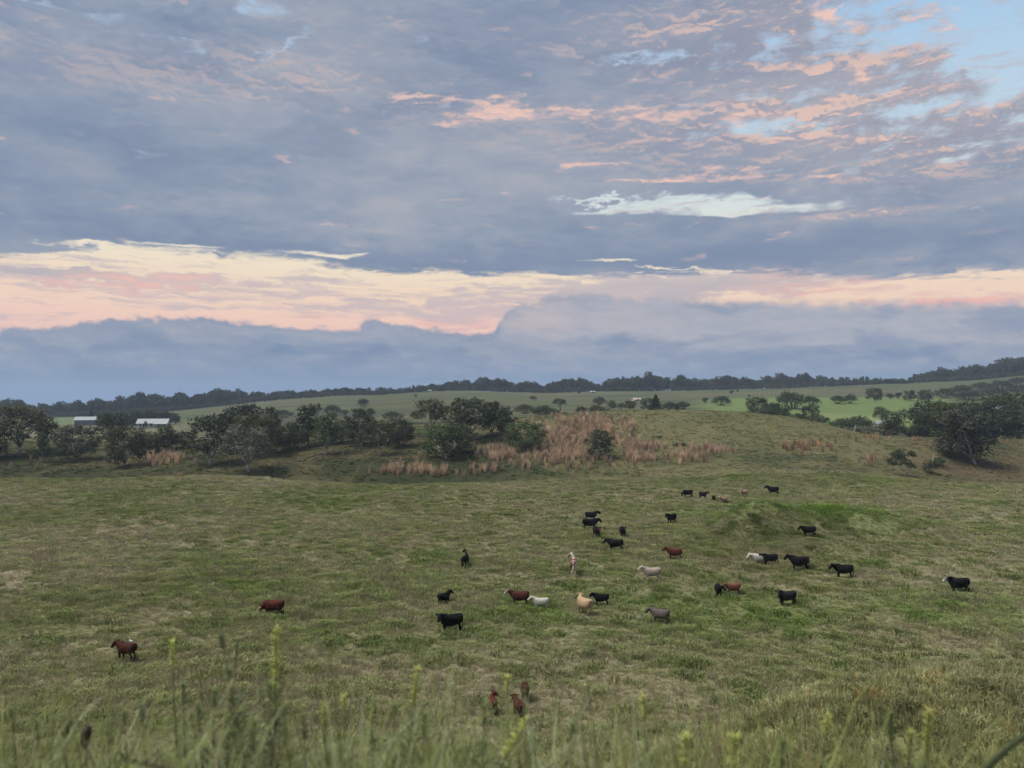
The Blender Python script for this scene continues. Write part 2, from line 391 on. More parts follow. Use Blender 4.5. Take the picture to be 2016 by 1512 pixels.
def at_depth(u, Y):
    x = (u - U0) / F * Y; return x, Y, h1(x, Y)

# colour of the sward (linear, as reflectance), by where one stands
def sward(Xc, Yc):
    Xc, Yc = np.asarray(Xc, float), np.asarray(Yc, float)
    u = U0 + F * Xc / np.maximum(Yc, 8.0)
    sp = lambda r, g_, b: np.array([r, g_, b])
    tan, olive, green = sp(.320, .285, .190), sp(.250, .236, .130), sp(.190, .210, .085)
    def mix(a, b, t): return a + (b - a) * np.clip(t, 0, 1)[..., None]
    n1, n2, n3 = fbm(Xc / 26, Yc / 26, 4, 71), fbm(Xc / 7, Yc / 9, 4, 83), fbm(Xc / 60, Yc / 60, 3, 91)
    c = mix(np.broadcast_to(olive, Xc.shape + (3,)), tan, 0.42 + 0.9 * n1 + 0.6 * n2)
    c = mix(c, green, 0.12 + 1.0 * n3 + 0.8 * (n2 - n1))
    gb = lambda x, y, sx, sy: np.exp(-((Xc - x) / sx) ** 2 - ((Yc - y) / sy) ** 2)
    lush = gb(16, 60, 26, 9) * .65 + gb(33, 62, 16, 8) * .6 + gb(-4, 67, 16, 5) * .55 + gb(24, 113, 12, 7) * .6 + gb(45, 90, 26, 20) * .35 + gb(-16, 80, 20, 8) * .25 + gb(2, 63, 8, 4) * .4
    c = mix(c, green * np.array([1.0, 1.08, 1.0]), lush * (0.60 + 1.2 * n2) * ss(30, 50, Yc))
    mound = gb(32, 95, 12, 6)
    c = mix(c, sp(.165, .235, .060), (gb(29.5, 94.5, 5.0, 3.4) + gb(39, 96, 9, 4)) * 1.1)
    c = mix(c, sp(.155, .168, .072), gb(28.0, 88.5, 7, 3.6) * 1.2 + gb(35, 83.0, 5, 2) * .9)
    bank = 1 - ss(28, 36, Yc)
    c = mix(c, sp(.180, .190, .080), bank * 0.7)
    # beyond the field
    slope = ss(160, 176, Yc) * (1 - ss(250, 300, Yc))
    s_c = mix(np.broadcast_to(sp(.070, .084, .036), Xc.shape + (3,)), sp(.160, .148, .072), 0.24 + .30 * ss(1000, 1300, u) + 1.3 * n1 + 1.2 * n2)
    s_c = mix(s_c, sp(.122, .098, .058), ss(1650, 1950, u) * (0.45 + 1.3 * n2))
    s_c = mix(s_c, sp(.165, .165, .078), ss(185, 215, Yc) * ss(1050, 1250, u) * (1 - ss(1600, 1800, u)) * .7)
    s_c = s_c * (1 - .36 * (1 - ss(950, 1100, u)) * (1 - ss(222, 245, Yc)))[..., None]       # darker grass in the gully
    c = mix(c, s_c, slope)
    farf = ss(260, 310, Yc)
    f_c = mix(np.broadcast_to(sp(.066, .084, .038), Xc.shape + (3,)), sp(.096, .097, .052), 0.5 + 2.0 * n3 + fbm(Xc / 60, Yc / 16, 3, 101) * 2.0)
    f_c = mix(f_c, sp(.054, .058, .038), (fbm(Xc / 110, Yc / 20, 3, 131) * 3.4 - 0.30))
    e = fbm(Xc / 25, Yc / 25, 2, 151)
    grn = ss(1330, 1420, u + e * 60) * (1 - ss(1830, 1900, u)) * ss(325, 345, Yc) * (1 - ss(545, 565, Yc + e * 16 + (u - 1600) * .02))
    f_c = mix(f_c, sp(.115, .165, .056), grn * .92)
    f_c = mix(f_c, sp(.150, .190, .070), ss(1500, 1600, u) * (1 - ss(1830, 1900, u)) * ss(355, 372, Yc) * (1 - ss(395, 402, Yc)))
    f_c = mix(f_c, sp(.14, .135, .075), (1 - ss(330, 420, u)) * ss(350, 380, Yc) * (1 - ss(500, 560, Yc)) * .8)
    f_c = mix(f_c, sp(.115, .165, .070), (1 - ss(180, 260, u)) * ss(560, 600, Yc) * .7)
    c = mix(c, f_c, farf)
    return np.clip(c, 0.02, 0.5)

# ------------------------------------------------------------------ the ground sheet
def grass_mat(name, vscale=1.0):
    m, t, b = material(name, 0.95, 0.1)
    p = worldpos(t)
    base = attr(t, 'sward')
    n1 = noise(t, p, 1.6, 4, 0.6); n2 = noise(t, p, 7.0, 3, 0.6); n3 = noise(t, p, 0.35, 3, 0.5)
    k = (n1 - 0.5) * 1.1 + (n2 - 0.5) * 0.8 + (n3 - 0.5) * 0.5 + 0.92
    c = scalec(t, base, k.max(0.3))
    t.links.new(c.k, b.inputs['Base Color'])
    bp = t.nodes.new('ShaderNodeBump'); bp.inputs['Strength'].default_value = 0.7; bp.inputs['Distance'].default_value = 0.25
    t.links.new((n1 * 0.7 + n2 * 0.3).k, bp.inputs['Height']); t.links.new(bp.outputs[0], b.inputs['Normal'])
    return m
def build_ground():
    ys = list(np.arange(-40, 33, 0.8))
    while ys[-1] < 170: ys.append(ys[-1] + 0.55)
    while ys[-1] < 3000: ys.append(ys[-1] * 1.0105)
    ys = np.array(ys); nx = 460; s = np.linspace(-1, 1, nx)
    hw = np.maximum(48, 0.85 * ys + 34)
    Xg = s[None, :] * hw[:, None]; Yg = np.broadcast_to(ys[:, None], Xg.shape)
    Z = H(Xg, Yg)
    V = np.stack([Xg, Yg, Z], -1).reshape(-1, 3)
    i, j = np.meshgrid(np.arange(len(ys) - 1), np.arange(nx - 1), indexing='ij'); a = (i * nx + j).ravel()
    me = mesh_np('pasture', V, np.stack([a, a + 1, a + nx + 1, a + nx], 1), grass_mat('sward'), True)
    tuft_shade = (0.70 + 0.30 * ss(230, 330, Yg))[..., None]      # shade between the tufts put into the ground colour, where blades are built
    vcol(me, 'sward', (sward(Xg, Yg) * tuft_shade).reshape(-1, 3))
    o = link(bpy.data.objects.new('pasture', me)); tag(o, 'rolling green and tan pasture land', 'pasture', kind='structure')
build_ground()

# ------------------------------------------------------------------ trees
def leaf_mat(name, c0, c1, trans=0.25, typ=None):
    m, t, b = material(name, 0.75, 0.25)
    oi = t.nodes.new('ShaderNodeObjectInfo'); rnd = X(t, oi.outputs['Random'])
    n = noise(t, objpos(t), 0.9, 3, 0.6); n2 = noise(t, objpos(t), 5.0, 2, 0.6)
    f = (n - 0.5) * 2.2 + (n2 - 0.5) * 1.2 + (rnd - 0.5) * 0.6 + 0.45
    c = mixc(t, f, (*c0, 1), (*c1, 1))
    t.links.new(c.k, b.inputs['Base Color'])
    tr = t.nodes.new('ShaderNodeBsdfTranslucent'); t.links.new(scalec(t, c, 1.1).k, tr.inputs[0])
    mx = t.nodes.new('ShaderNodeMixShader'); mx.inputs[0].default_value = trans
    t.links.new(b.outputs[0], mx.inputs[1]); t.links.new(tr.outputs[0], mx.inputs[2])
    t.links.new(mx.outputs[0], t.nodes['Material Output'].inputs[0])
    return m
def bark_mat(name, c):
    m, t, b = material(name, 0.9, 0.15)
    n = noise(t, objpos(t), 3.0, 4, 0.6)
    t.links.new(mixc(t, n.step(0.35, 0.65), tuple(x * 0.55 for x in c) + (1,), c + (1,)).k, b.inputs['Base Color']); return m
LEAF = {
    'dark':  leaf_mat('leaf_dark', (.030, .042, .021), (.072, .092, .042)),
    'olive': leaf_mat('leaf_olive', (.044, .050, .024), (.096, .102, .048)),
    'grey':  leaf_mat('leaf_grey', (.050, .060, .042), (.108, .118, .082)),
    'green': leaf_mat('leaf_green', (.038, .062, .023), (.092, .130, .048)),
    'yellow': leaf_mat('leaf_yellow', (.056, .070, .022), (.120, .130, .042)),
    'pine':  leaf_mat('leaf_pine', (.018, .028, .015), (.044, .056, .027)),
    'far':   leaf_mat('leaf_far', (.026, .036, .023), (.060, .072, .040)),
    'sage':  leaf_mat('leaf_sage', (.075, .095, .055), (.12, .15, .085)),
}
BARK = {'pale': bark_mat('bark_pale', (.52, .49, .44)), 'brown': bark_mat('bark_brown', (.10, .08, .06)), 'grey': bark_mat('bark_grey', (.25, .23, .20))}

def leaf_quads(P, N, size, r, aspect=0.62):
    """one bent leaf-spray quad at each point, facing roughly along N"""
    n = len(P)
    N = N + r.normal(0, 0.55, (n, 3)); N /= np.linalg.norm(N, axis=1)[:, None] + 1e-9
    T = np.cross(N, r.normal(0, 1, (n, 3))); T /= np.linalg.norm(T, axis=1)[:, None] + 1e-9
    B = np.cross(N, T); s = (size * r.uniform(0.6, 1.35, n))[:, None]
    V = np.stack([P - T * s * .5, P - B * s * aspect * .5 + T * s * .05, P + T * s * .5 - N * s * .12, P + B * s * aspect * .5], 1).reshape(-1, 3)
    return V, np.arange(4 * n).reshape(-1, 4)
def crown_points(lobes, per, r, flat=0.75):
    Ps, Ns = [], []
    for (c, rad) in lobes:
        n = int(per * rad * rad)
        d = r.normal(0, 1, (n, 3)); d /= np.linalg.norm(d, axis=1)[:, None]
        d[:, 2] = np.where(d[:, 2] < -0.75, -d[:, 2] * 0.6, d[:, 2])
        k = 1 - 0.42 * r.random(n) ** 1.6
        wob = 1 + 0.30 * np.sin(d[:, 0] * 5 + c[0] * 3) * np.sin(d[:, 1] * 5.3 + c[1]) + 0.22 * np.sin(d[:, 2] * 7 + c[2] * 2 + d[:, 0] * 4)
        P = np.array(c) + d * (rad * k * wob)[:, None] * np.array([1, 1, flat])
        Ps.append(P); Ns.append(d + np.array([0, 0, .45]))
    return np.vstack(Ps), np.vstack(Ns)

def broad_tree(seed, width=0.9, base=0.30, lobes_n=12, leaf=0.045, per=5600, forks=3, lean=0.0, flat=0.75, top=None, stray=0.04):
    """unit-height broadleaf: returns (wood MB, crown V, crown Q)"""
    r = np.random.default_rng(seed); mb = MB(); lobes = []
    hw = width / 2
    fork = Vector((lean * .35, 0, base * .55))
    mb.tube([(0, 0, -0.04), (lean * .12 + .005, .004, base * .25), fork], [.036, .027, .024], 7)
    ends = []
    for k in range(forks):
        a = 2 * math.pi * k / forks + r.uniform(-.5, .5); d = hw * r.uniform(.30, .62)
        e = Vector((lean + math.cos(a) * d, math.sin(a) * d, base + r.uniform(.16, .34)))
        mid = fork.lerp(e, .5) + Vector((r.uniform(-.03, .03), r.uniform(-.03, .03), -.02))
        mb.tube([fork, mid, e], [.020, .015, .009], 5); ends.append((fork, mid, e))
    for k in range(lobes_n):
        t = (k + .5) / lobes_n
        zc = base + .05 + (1 - base - .16) * t
        prof = math.sin(math.pi * (0.30 + 0.62 * ((zc - base) / (1 - base)))) ** .6 if top is None else np.interp((zc - base) / (1 - base), [0, .5, 1], top)
        rad = r.uniform(.11, .185) * (0.68 + 0.5 * width)
        a = k * 2.399 + r.uniform(-.4, .4); d = max(0, hw * prof - rad * .55) * math.sqrt(r.uniform(.15, 1.0))
        c = (lean + math.cos(a) * d, math.sin(a) * d, min(zc + r.uniform(-.05, .05), 1 - rad * flat))
        lobes.append((c, rad))
        s = ends[k % forks]
        mb.tube([s[1] if k % 2 else s[2], Vector(s[2]).lerp(Vector(c), .5) + Vector((0, 0, .015)), c], [.009, .0065, .003], 4, False)
        for q in range(2):                       # smaller outer lobes break the outline
            a2 = r.uniform(0, 6.28); rr = rad * r.uniform(.35, .6)
            lobes.append(((c[0] + math.cos(a2) * rad * .9, c[1] + math.sin(a2) * rad * .9, min(c[2] + rad * r.uniform(-.3, .75), 1.02 - rr)), rr))
    P, N = crown_points(lobes, per, r, flat)
    keep = P[:, 2] > base * .35; P, N = P[keep], N[keep]
    V, Q = leaf_quads(P, N, leaf, r)
    return mb, V, Q
def conifer(seed, width=0.55, n=2600, leaf=0.05):
    r = np.random.default_rng(seed); mb = MB().tube([(0, 0, -.03), (0, 0, .5), (0, 0, .98)], [.025, .015, .003], 6)
    z = r.random(n) ** 1.15; tier = 0.75 + 0.25 * np.cos(z * 42)
    rad = width / 2 * (1 - z) ** .85 * tier * (0.55 + 0.45 * np.sqrt(r.random(n))); a = r.random(n) * 6.283
    P = np.stack([np.cos(a) * rad, np.sin(a) * rad, .04 + z * .95 - rad * .15], 1)
    N = np.stack([np.cos(a), np.sin(a), np.full(n, .5)], 1)
    V, Q = leaf_quads(P, N, leaf, r, .5); return mb, V, Q
def bush(seed, width=1.6, lobes_n=9, leaf=.09, per=1500):
    r = np.random.default_rng(seed); mb = MB(); lobes = []
    for k in range(lobes_n):
        a = k * 2.399; d = width / 2 * math.sqrt((k + .3) / lobes_n) * .8; rad = r.uniform(.24, .36)
        c = (math.cos(a) * d, math.sin(a) * d * .8, max(.22, (.72 - .5 * (d / (width / 2)) ** 2) * r.uniform(.8, 1.1)))
        lobes.append((c, rad)); mb.tube([(c[0] * .2, c[1] * .2, -.05), (c[0] * .7, c[1] * .7, c[2] * .6), c], [.028, .018, .006], 4, False)
        rr = rad * .5; a2 = r.uniform(0, 6.28); lobes.append(((c[0] + math.cos(a2) * rad, c[1] + math.sin(a2) * rad, c[2] + rad * .55), rr))
    P, N = crown_points(lobes, per, r, .85); P[:, 2] = np.abs(P[:, 2])
    V, Q = leaf_quads(P, N, leaf, r); return mb, V, Q

PROTO = {}
def proto(key, gen):
    mb, V, Q = gen
    zt = np.percentile(V[:, 2], 99.7)
    V = V / zt; mb.v = [tuple(c / zt for c in v) for v in mb.v]
    PROTO[key] = (mb.mesh('trunk', None, True), mesh_np('crown', V, Q), float(np.percentile(np.abs(V[:, :2]), 98) * 2))
proto('round1', broad_tree(1, .90, .27, 15)); proto('round2', broad_tree(2, 1.05, .28, 16, forks=4)); proto('round3', broad_tree(3, .85, .14, 16))
proto('low1', broad_tree(4, 1.1, .13, 18, forks=4)); proto('low2', broad_tree(5, 1.25, .09, 19, forks=3))
proto('tall1', broad_tree(6, .55, .14, 15, forks=2)); proto('tall2', broad_tree(7, .62, .22, 13, forks=3))
proto('open1', broad_tree(8, 1.0, .24, 15, per=4300, forks=4, lean=.06)); proto('open2', broad_tree(9, 1.05, .27, 15, per=4200, forks=4, lean=-.05))
proto('flat1', broad_tree(10, 1.1, .46, 10, per=6500, forks=4, top=[.8, 1.0, .55])); proto('lean1', broad_tree(11, .95, .14, 20, per=7600, forks=3, lean=-.16))
proto('gnarl', broad_tree(12, .95, .36, 7, per=5200, forks=3, lean=-.14, leaf=.06))
proto('pine1', conifer(13)); proto('pine2', conifer(14, .7))
proto('bush1', bush(15)); proto('bush2', bush(16, 2.2, 12)); proto('bush3', bush(17, 1.2, 7)); proto('hedge', bush(18, 3.2, 18, per=1300))

GV, GM, GR, GF = 'trees along the gully', 'dark trees behind the right ridge', 'trees beyond the hill crest', 'shrubs scattered on the far fields'
def tree(name, key, leaf, bark, u, base_v, top_v, w_px, Y, label, group=None, rz=0.0, cat='tree'):
    """a tree whose foot stands at column u, depth Y; height and spread as seen in the photograph"""
    x, y, z = at_depth(u, Y)
    top_z = (V0 - top_v) / F * Y; h = max(top_z - z, .5)
    tm, cm, w0 = PROTO[key]
    k = (w_px * (.86 if group == GV else 1.0) / F * Y) / (w0 * h)
    o = empty(name, (x, y, z), rz); o.scale = (h * k, h * k, h)
    for nm, me, mat in (('trunk', tm, BARK[bark]), ('crown', cm, LEAF[leaf])):
        c = bpy.data.objects.new(nm, me); link(c, o)
        if not me.materials: me.materials.append(mat)
        c.material_slots[0].link = 'OBJECT'; c.material_slots[0].material = mat
    return tag(o, label, cat, group)
T = lambda *a, **k: tree(*a, **k)
b = 'broadleaf_tree'
# along the gully, left to right
T(b, 'round2', 'olive', 'pale', 40, 0, 797, 150, 216, 'olive brown tree with pale twin trunks at the left edge', GV, .3)
T(b, 'low2', 'dark', 'grey', -45, 0, 816, 120, 206, 'dark low tree cut by the left edge of the photo', GV, 1.1)
T('small_tree', 'tall2', 'green', 'grey', 86, 0, 850, 27, 203, 'small bright green tree right of the pale twin trunks', GV, .4)
T(b, 'low1', 'grey', 'grey', 152, 0, 836, 98, 207, 'dusky grey green spreading tree below the grey shed', GV, 2.)
T(b, 'open1', 'dark', 'pale', 214, 0, 812, 70, 228, 'thin crowned tree with a pale slanting branch right of the shed', GV, .9)
T(b, 'low1', 'olive', 'grey', 246, 0, 839, 78, 196, 'dark rounded tree with a low left lobe below the white house', GV, 4.)
T(b, 'low2', 'dark', 'brown', 285, 0, 850, 60, 218, 'low dark tree left of the tan grass clump, below the white house', GV, 5.)
T(b, 'round3', 'dark', 'grey', 325, 0, 838, 62, 222, 'dark flat tree behind the left tan grass, right of the white house', GV, 2.6)
T(b, 'low1', 'dark', 'brown', 362, 0, 850, 60, 226, 'dark shrubby tree between the tan grass and the forked trunk tree', GV, 1.)
T(b, 'round1', 'dark', 'pale', 416, 0, 817, 112, 196, 'large dark tree with a forked pale trunk', GV, 1.7)
T(b, 'round2', 'pine', 'brown', 478, 0, 796, 110, 236, 'tall dark crown topping the left tree cluster', GV, 3.)
T(b, 'round3', 'pine', 'brown', 535, 0, 801, 52, 232, 'dark round crown at the right shoulder of the left cluster', GV, .2)
T(b, 'low1', 'olive', 'grey', 508, 0, 814, 96, 208, 'olive green tree in the middle of the left cluster', GV, .8)
T(b, 'open2', 'grey', 'pale', 490, 0, 836, 122, 186, 'grey green open tree with bare pale limbs, foremost of the left cluster', GV, .5)
T(b, 'low2', 'dark', 'brown', 575, 0, 832, 84, 216, 'dark bushy tree between the pale limbed tree and the tall narrow tree', GV, 2.2)
T(b, 'tall1', 'pine', 'grey', 607, 0, 795, 58, 222, 'tall narrow dark tree standing above its neighbours', GV, 1.4)
T(b, 'tall2', 'green', 'pale', 643, 0, 813, 62, 208, 'upright green tree with a thin pale trunk right of the tall narrow tree', GV, 2.9)
T(b, 'low1', 'dark', 'brown', 672, 0, 826, 70, 224, 'dark low tree left of the centre cluster of pale stemmed trees', GV, 3.3)
T(b, 'round3', 'dark', 'pale', 712, 0, 803, 72, 218, 'dark tree with several pale stems, left of the gap in the trees', GV, 5.1)
T(b, 'round1', 'olive', 'pale', 748, 0, 826, 66, 204, 'rounded tree with a pale trunk, in front left of the gap', GV, .1)
T(b, 'low2', 'dark', 'grey', 790, 0, 824, 66, 216, 'dark spreading tree at the left side of the gap', GV, 1.9)
T(b, 'flat1', 'olive', 'pale', 853, 0, 785, 82, 226, 'flat topped olive tree with bare pale limbs right of the gap', GV, .6)
T(b, 'low1', 'green', 'pale', 878, 0, 832, 104, 196, 'bright green tree on a short white trunk in front of the tall cluster', GV, 2.4)
T(b, 'round2', 'dark', 'grey', 925, 0, 783, 112, 222, 'biggest dark tree of the middle cluster', GV, 4.4)
T(b, 'round3', 'pine', 'grey', 968, 0, 790, 60, 228, 'dark tree on the right shoulder of the middle cluster', GV, 3.7)
T(b, 'tall1', 'dark', 'pale', 994, 0, 800, 44, 220, 'slim tree with a pale stem right of the middle cluster', GV, 2.)
T(b, 'low1', 'green', 'grey', 1034, 0, 829, 88, 208, 'round dark green tree at the left foot of the tan grass hill', GV, 1.2)
T(b, 'round3', 'dark', 'grey', 905, 0, 840, 84, 205, 'dark tree filling the foot of the middle cluster', GV, .7)
T('lone_tree', 'round3', 'dark', 'pale', 1183, 0, 846, 56, 196, 'lone dark tree standing amid the tan grass on the hill', None, .3)
T('shrub', 'bush3', 'dark', 'brown', 1152, 0, 817, 18, 240, 'small dark shrub near the top of the tan grass', None, .3, cat='shrub')
T('shrub', 'bush3', 'dark', 'brown', 1338, 0, 871, 26, 205, 'small dark shrub right of the tan grass on the hill', None, 1.3, cat='shrub')
T('shrub', 'bush3', 'dark', 'brown', 1297, 0, 864, 14, 214, 'tiny dark shrub between two tan clumps on the hill', None, 2.3, cat='shrub')
# right slope
T('leaning_tree', 'lean1', 'grey', 'pale', 1918, 0, 806, 112, 188, 'large grey green tree with a pale slanting trunk on the right slope', None, .2)
T('leaning_tree', 'low2', 'olive', 'grey', 1880, 0, 850, 62, 194, 'low olive tree tucked under the large leaning tree', None, 1.2)
T('gnarled_tree', 'gnarl', 'dark', 'pale', 1780, 0, 885, 54, 172, 'small gnarled tree with a pale crooked trunk below the right slope', None, .1)
T('shrub', 'bush3', 'dark', 'brown', 1830, 0, 908, 30, 178, 'dark shrub between the gnarled tree and the large leaning tree', None, .5, cat='shrub')
T('shrub', 'bush2', 'green', 'brown', 1845, 0, 900, 34, 184, 'low green shrub left of the leaning tree trunk', None, 1.5, cat='shrub')
# dark mass behind the right ridge
T(b, 'low1', 'dark', 'brown', 1795, 0, 806, 96, 262, 'dark tree at the left end of the mass behind the ridge', GM, .4)
T(b, 'low2', 'pine', 'brown', 1836, 0, 789, 84, 272, 'very dark tree left of the yellowish one behind the ridge', GM, 2.4)
T(b, 'round3', 'yellow', 'brown', 1855, 0, 792, 64, 256, 'yellow green upright tree amid the dark trees behind the ridge', GM, 1.4)
T(b, 'low1', 'dark', 'brown', 1900, 0, 790, 92, 276, 'dark tree right of the yellow green one', GM, 3.4)
T(b, 'low2', 'dark', 'brown', 1958, 0, 782, 96, 270, 'broad dark tree beside the large leaning tree, upper right', GM, .9)
T(b, 'round1', 'dark', 'brown', 2008, 0, 771, 96, 284, 'dark tree at the right edge of the photo', GM, 5.4)
T(b, 'low2', 'dark', 'brown', 2040, 0, 800, 120, 262, 'dark bushy tree cut by the right edge of the photo', GM, 2.0)
T('shrub', 'bush2', 'olive', 'brown', 1745, 0, 826, 62, 268, 'olive shrub at the left foot of the dark trees', GM, .3, cat='shrub')
T('shrub', 'bush1', 'sage', 'brown', 1700, 0, 838, 70, 250, 'pale sage green rounded bush on the ridge left of the dark trees', None, .2, cat='shrub')
# behind the crest of the hill
T(b, 'low1', 'pine', 'brown', 1492, 0, 781, 42, 322, 'dark tree left of a pair standing in the bright green field', GR, .2)
T(b, 'low2', 'dark', 'brown', 1525, 0, 793, 62, 318, 'broad dark tree right of a pair standing in the bright green field', GR, 1.7)
T('shrub', 'bush3', 'sage', 'brown', 1500, 0, 800, 26, 312, 'pale shrub under the pair of dark trees in the green field', GR, 1.7, cat='shrub')
T(b, 'low1', 'pine', 'brown', 1594, 0, 797, 34, 326, 'single dark round tree in the bright green field', GR, 3.1)
T('shrub', 'bush2', 'dark', 'brown', 1610, 0, 815, 46, 316, 'dark shrub right of the single round tree in the green field', GR, 2.1, cat='shrub')
T('shrub', 'bush2', 'sage', 'brown', 1556, 0, 815, 30, 312, 'pale grey shrub between the green field trees', GR, .1, cat='shrub')
T('shrub', 'bush2', 'dark', 'brown', 1572, 0, 812, 22, 320, 'dark shrub left of the single round tree in the green field', GR, 4.1, cat='shrub')
T('shrub', 'bush2', 'green', 'brown', 1655, 0, 822, 54, 300, 'green hedge shrub left of the cream building', GR, .6, cat='shrub')
T('shrub', 'bush2', 'dark', 'brown', 1690, 0, 818, 60, 298, 'dark hedge shrub in front of the cream building', GR, 1.6, cat='shrub')
T(b, 'flat1', 'dark', 'grey', 1735, 0, 800, 26, 330, 'small thin tree just above the cream building', GR, .6)
T('conifer_tree', 'pine1', 'pine', 'brown', 1291, 0, 777, 34, 285, 'dark pointed conifer on the crest of the hill', None, 0.)
T('conifer_tree', 'pine2', 'pine', 'brown', 1332, 0, 794, 17, 285, 'small dark conifer on the crest right of the pointed one', None, 0.)
# far fields
k = 0
for (u, tv, w, Y, key, lf, lab) in [
    (1035, 795, 40, 520, 'hedge', 'dark', 'left end of the dark scrub line above the tan grass'), (1066, 797, 44, 520, 'bush2', 'dark', 'dark scrub left of the small umbrella shaped tree'),
    (1103, 784, 26, 520, 'flat1', 'dark', 'small umbrella shaped tree at the end of the scrub line'), (1085, 803, 40, 470, 'bush2', 'dark', 'low scrub under the small umbrella shaped tree'),
    (1146, 799, 24, 430, 'bush1', 'dark', 'dark round shrub above the tan grass, left of a wider one'), (1178, 797, 40, 430, 'bush2', 'dark', 'wide dark shrub above the tan grass'),
    (1108, 811, 26, 380, 'bush1', 'dark', 'dark low shrub just above the tan grass patch'), (1205, 788, 20, 540, 'round3', 'dark', 'small round tree left of the pale roof'),
    (1222, 793, 18, 540, 'bush1', 'dark', 'low shrub between two round trees left of the pale roof'), (1240, 788, 24, 540, 'round1', 'dark', 'round tree just below the pale roof'),
    (1278, 783, 30, 540, 'low1', 'dark', 'dark tree behind the pointed conifer'), (1318, 791, 36, 540, 'hedge', 'dark', 'low scrub right of the pointed conifer'),
    (1345, 790, 30, 520, 'bush2', 'dark', 'dark scrub left of the bright green field'), (1388, 782, 14, 560, 'bush3', 'dark', 'lone small shrub left of the bright green field'),
    (1560, 770, 62, 600, 'bush2', 'dark', 'broad dark thicket above the bright green field'), (1598, 779, 34, 590, 'bush2', 'dark', 'low right end of the thicket above the green field'),
    (1648, 778, 30, 590, 'bush2', 'dark', 'small dark shrub above the middle of the green field'), (1672, 776, 26, 590, 'bush1', 'dark', 'second small shrub above the middle of the green field'),
    (1722, 763, 30, 600, 'low1', 'dark', 'dark tree leaning right above the green field'), (1752, 774, 16, 600, 'bush1', 'dark', 'smallest shrub in the row above the green field'),
    (1768, 772, 16, 600, 'bush3', 'dark', 'small round shrub in the row above the green field'), (1792, 768, 24, 600, 'low1', 'dark', 'wide shrub in the row above the green field'),
    (1822, 767, 26, 600, 'low2', 'dark', 'rightmost shrub of the row above the green field'),
    (716, 784, 23, 560, 'bush1', 'dark', 'lone dark shrub on the rolling hillside'), (680, 806, 16, 500, 'bush1', 'dark', 'small dark shrub above the left tree line'),
    (730, 806, 20, 470, 'bush1', 'dark', 'small shrub above the left tree line, right of another'), (822, 808, 34, 430, 'hedge', 'dark', 'strip of low dark scrub in the gap between the trees'),
    (775, 809, 40, 430, 'hedge', 'dark', 'low dark scrub left of the gap between the trees'), (630, 801, 12, 560, 'bush3', 'dark', 'tiny shrub right of the tall narrow tree'),
    (1140, 770, 7, 800, 'bush3', 'dark', 'tiny dark tree below the far woodland, beside a white speck'), (1440, 768, 10, 720, 'bush3', 'dark', 'tiny dark bush on the far field left of centre right'),
    (1452, 767, 6, 720, 'bush3', 'dark', 'tiny dark bush beside its twin on the far field'), (818, 776, 8, 760, 'bush3', 'dark', 'tiny dark bush below the far pines'),
    (1050, 779, 16, 700, 'bush2', 'dark', 'thin dark strip of scrub on the far hill'), (1475, 777, 7, 700, 'bush3', 'dark', 'tiny lone bush on the brown far slope'),
    (655, 797, 40, 600, 'hedge', 'dark', 'dark hedge strip on the hillside left of the lone shrub'), (560, 806, 34, 560, 'hedge', 'dark', 'dark hedge strip above the left tree cluster'), (935, 783, 30, 700, 'hedge', 'dark', 'faint hedge strip above the middle tree cluster'), (1180, 781, 34, 650, 'hedge', 'dark', 'faint hedge strip left of the pale cream roof'), (1420, 779, 40, 640, 'hedge', 'dark', 'low hedge strip left of the thicket above the green field')]:
    Y = hit(u, tv + w * {'hedge': .48, 'bush1': .7, 'bush2': .55, 'bush3': .8}.get(key, .9), 300, 900)[1]
    T('shrub' if key[0] in 'bh' else b, key, 'far' if Y > 500 else lf, 'brown', u, 0, tv, w, Y, lab, GF, .7 * k, cat='shrub' if key[0] in 'bh' else 'tree'); k += 1
HT = ['leftmost dark thicket of the upper hillside row at the right', 'second dark thicket from the left in the upper hillside row', 'middle dark thicket of the upper hillside row', 'second dark thicket from the right in the upper hillside row', 'dark thicket of the upper hillside row at the photo edge', 'left dark thicket of the lower hillside row at the right', 'middle dark thicket of the lower hillside row', 'dark thicket of the lower hillside row at the photo edge']
for i, (u, tv, w, Y) in enumerate([(1862, 764, 44, 640), (1890, 757, 44, 650), (1930, 752, 52, 660), (1972, 748, 52, 660), (2010, 742, 56, 665), (1905, 768, 60, 600), (1960, 764, 60, 600), (2015, 758, 60, 600)]):
    Y = hit(u, tv + 20, 300, 900)[1]
    T('shrub', 'bush2' if i % 2 else 'hedge', 'far', 'brown', u, 0, tv, w, Y, HT[i], 'hillside thickets upper right', i * 1.3, cat='shrub')
# windbreak behind the two buildings at the left
T('conifer_tree', 'pine2', 'pine', 'brown', 180, 0, 804, 20, hit(175, 837, 300)[1] + 25, 'dark conifer standing behind the grey shed', None)
HY_ = hit(303, 841, 300)[1] + 22
for i, u in enumerate(np.linspace(198, 346, 17)):
    T('hedge_tree', ('low1', 'round3', 'low2')[i % 3], 'pine', 'brown', u, 0, 812.5 - 1.2 * math.sin(i * 1.9) + (i > 14) * (i - 14) * 1.5 - (i > 7) * 2.5, 20, HY_ + 3 * math.sin(i * 2.3), 'dark evergreen in the windbreak row behind the white house', 'windbreak row behind the white house', i * 1.1)
T('shrub', 'bush3', 'dark', 'brown', 288, 0, 828, 8, hit(303, 841, 300)[1] - 14, 'small round shrub at the front of the white house', None, cat='shrub')
T('shrub', 'bush3', 'dark', 'brown', 355, 0, 838, 7, 490, 'small dark bush right of the white house', None, cat='shrub')

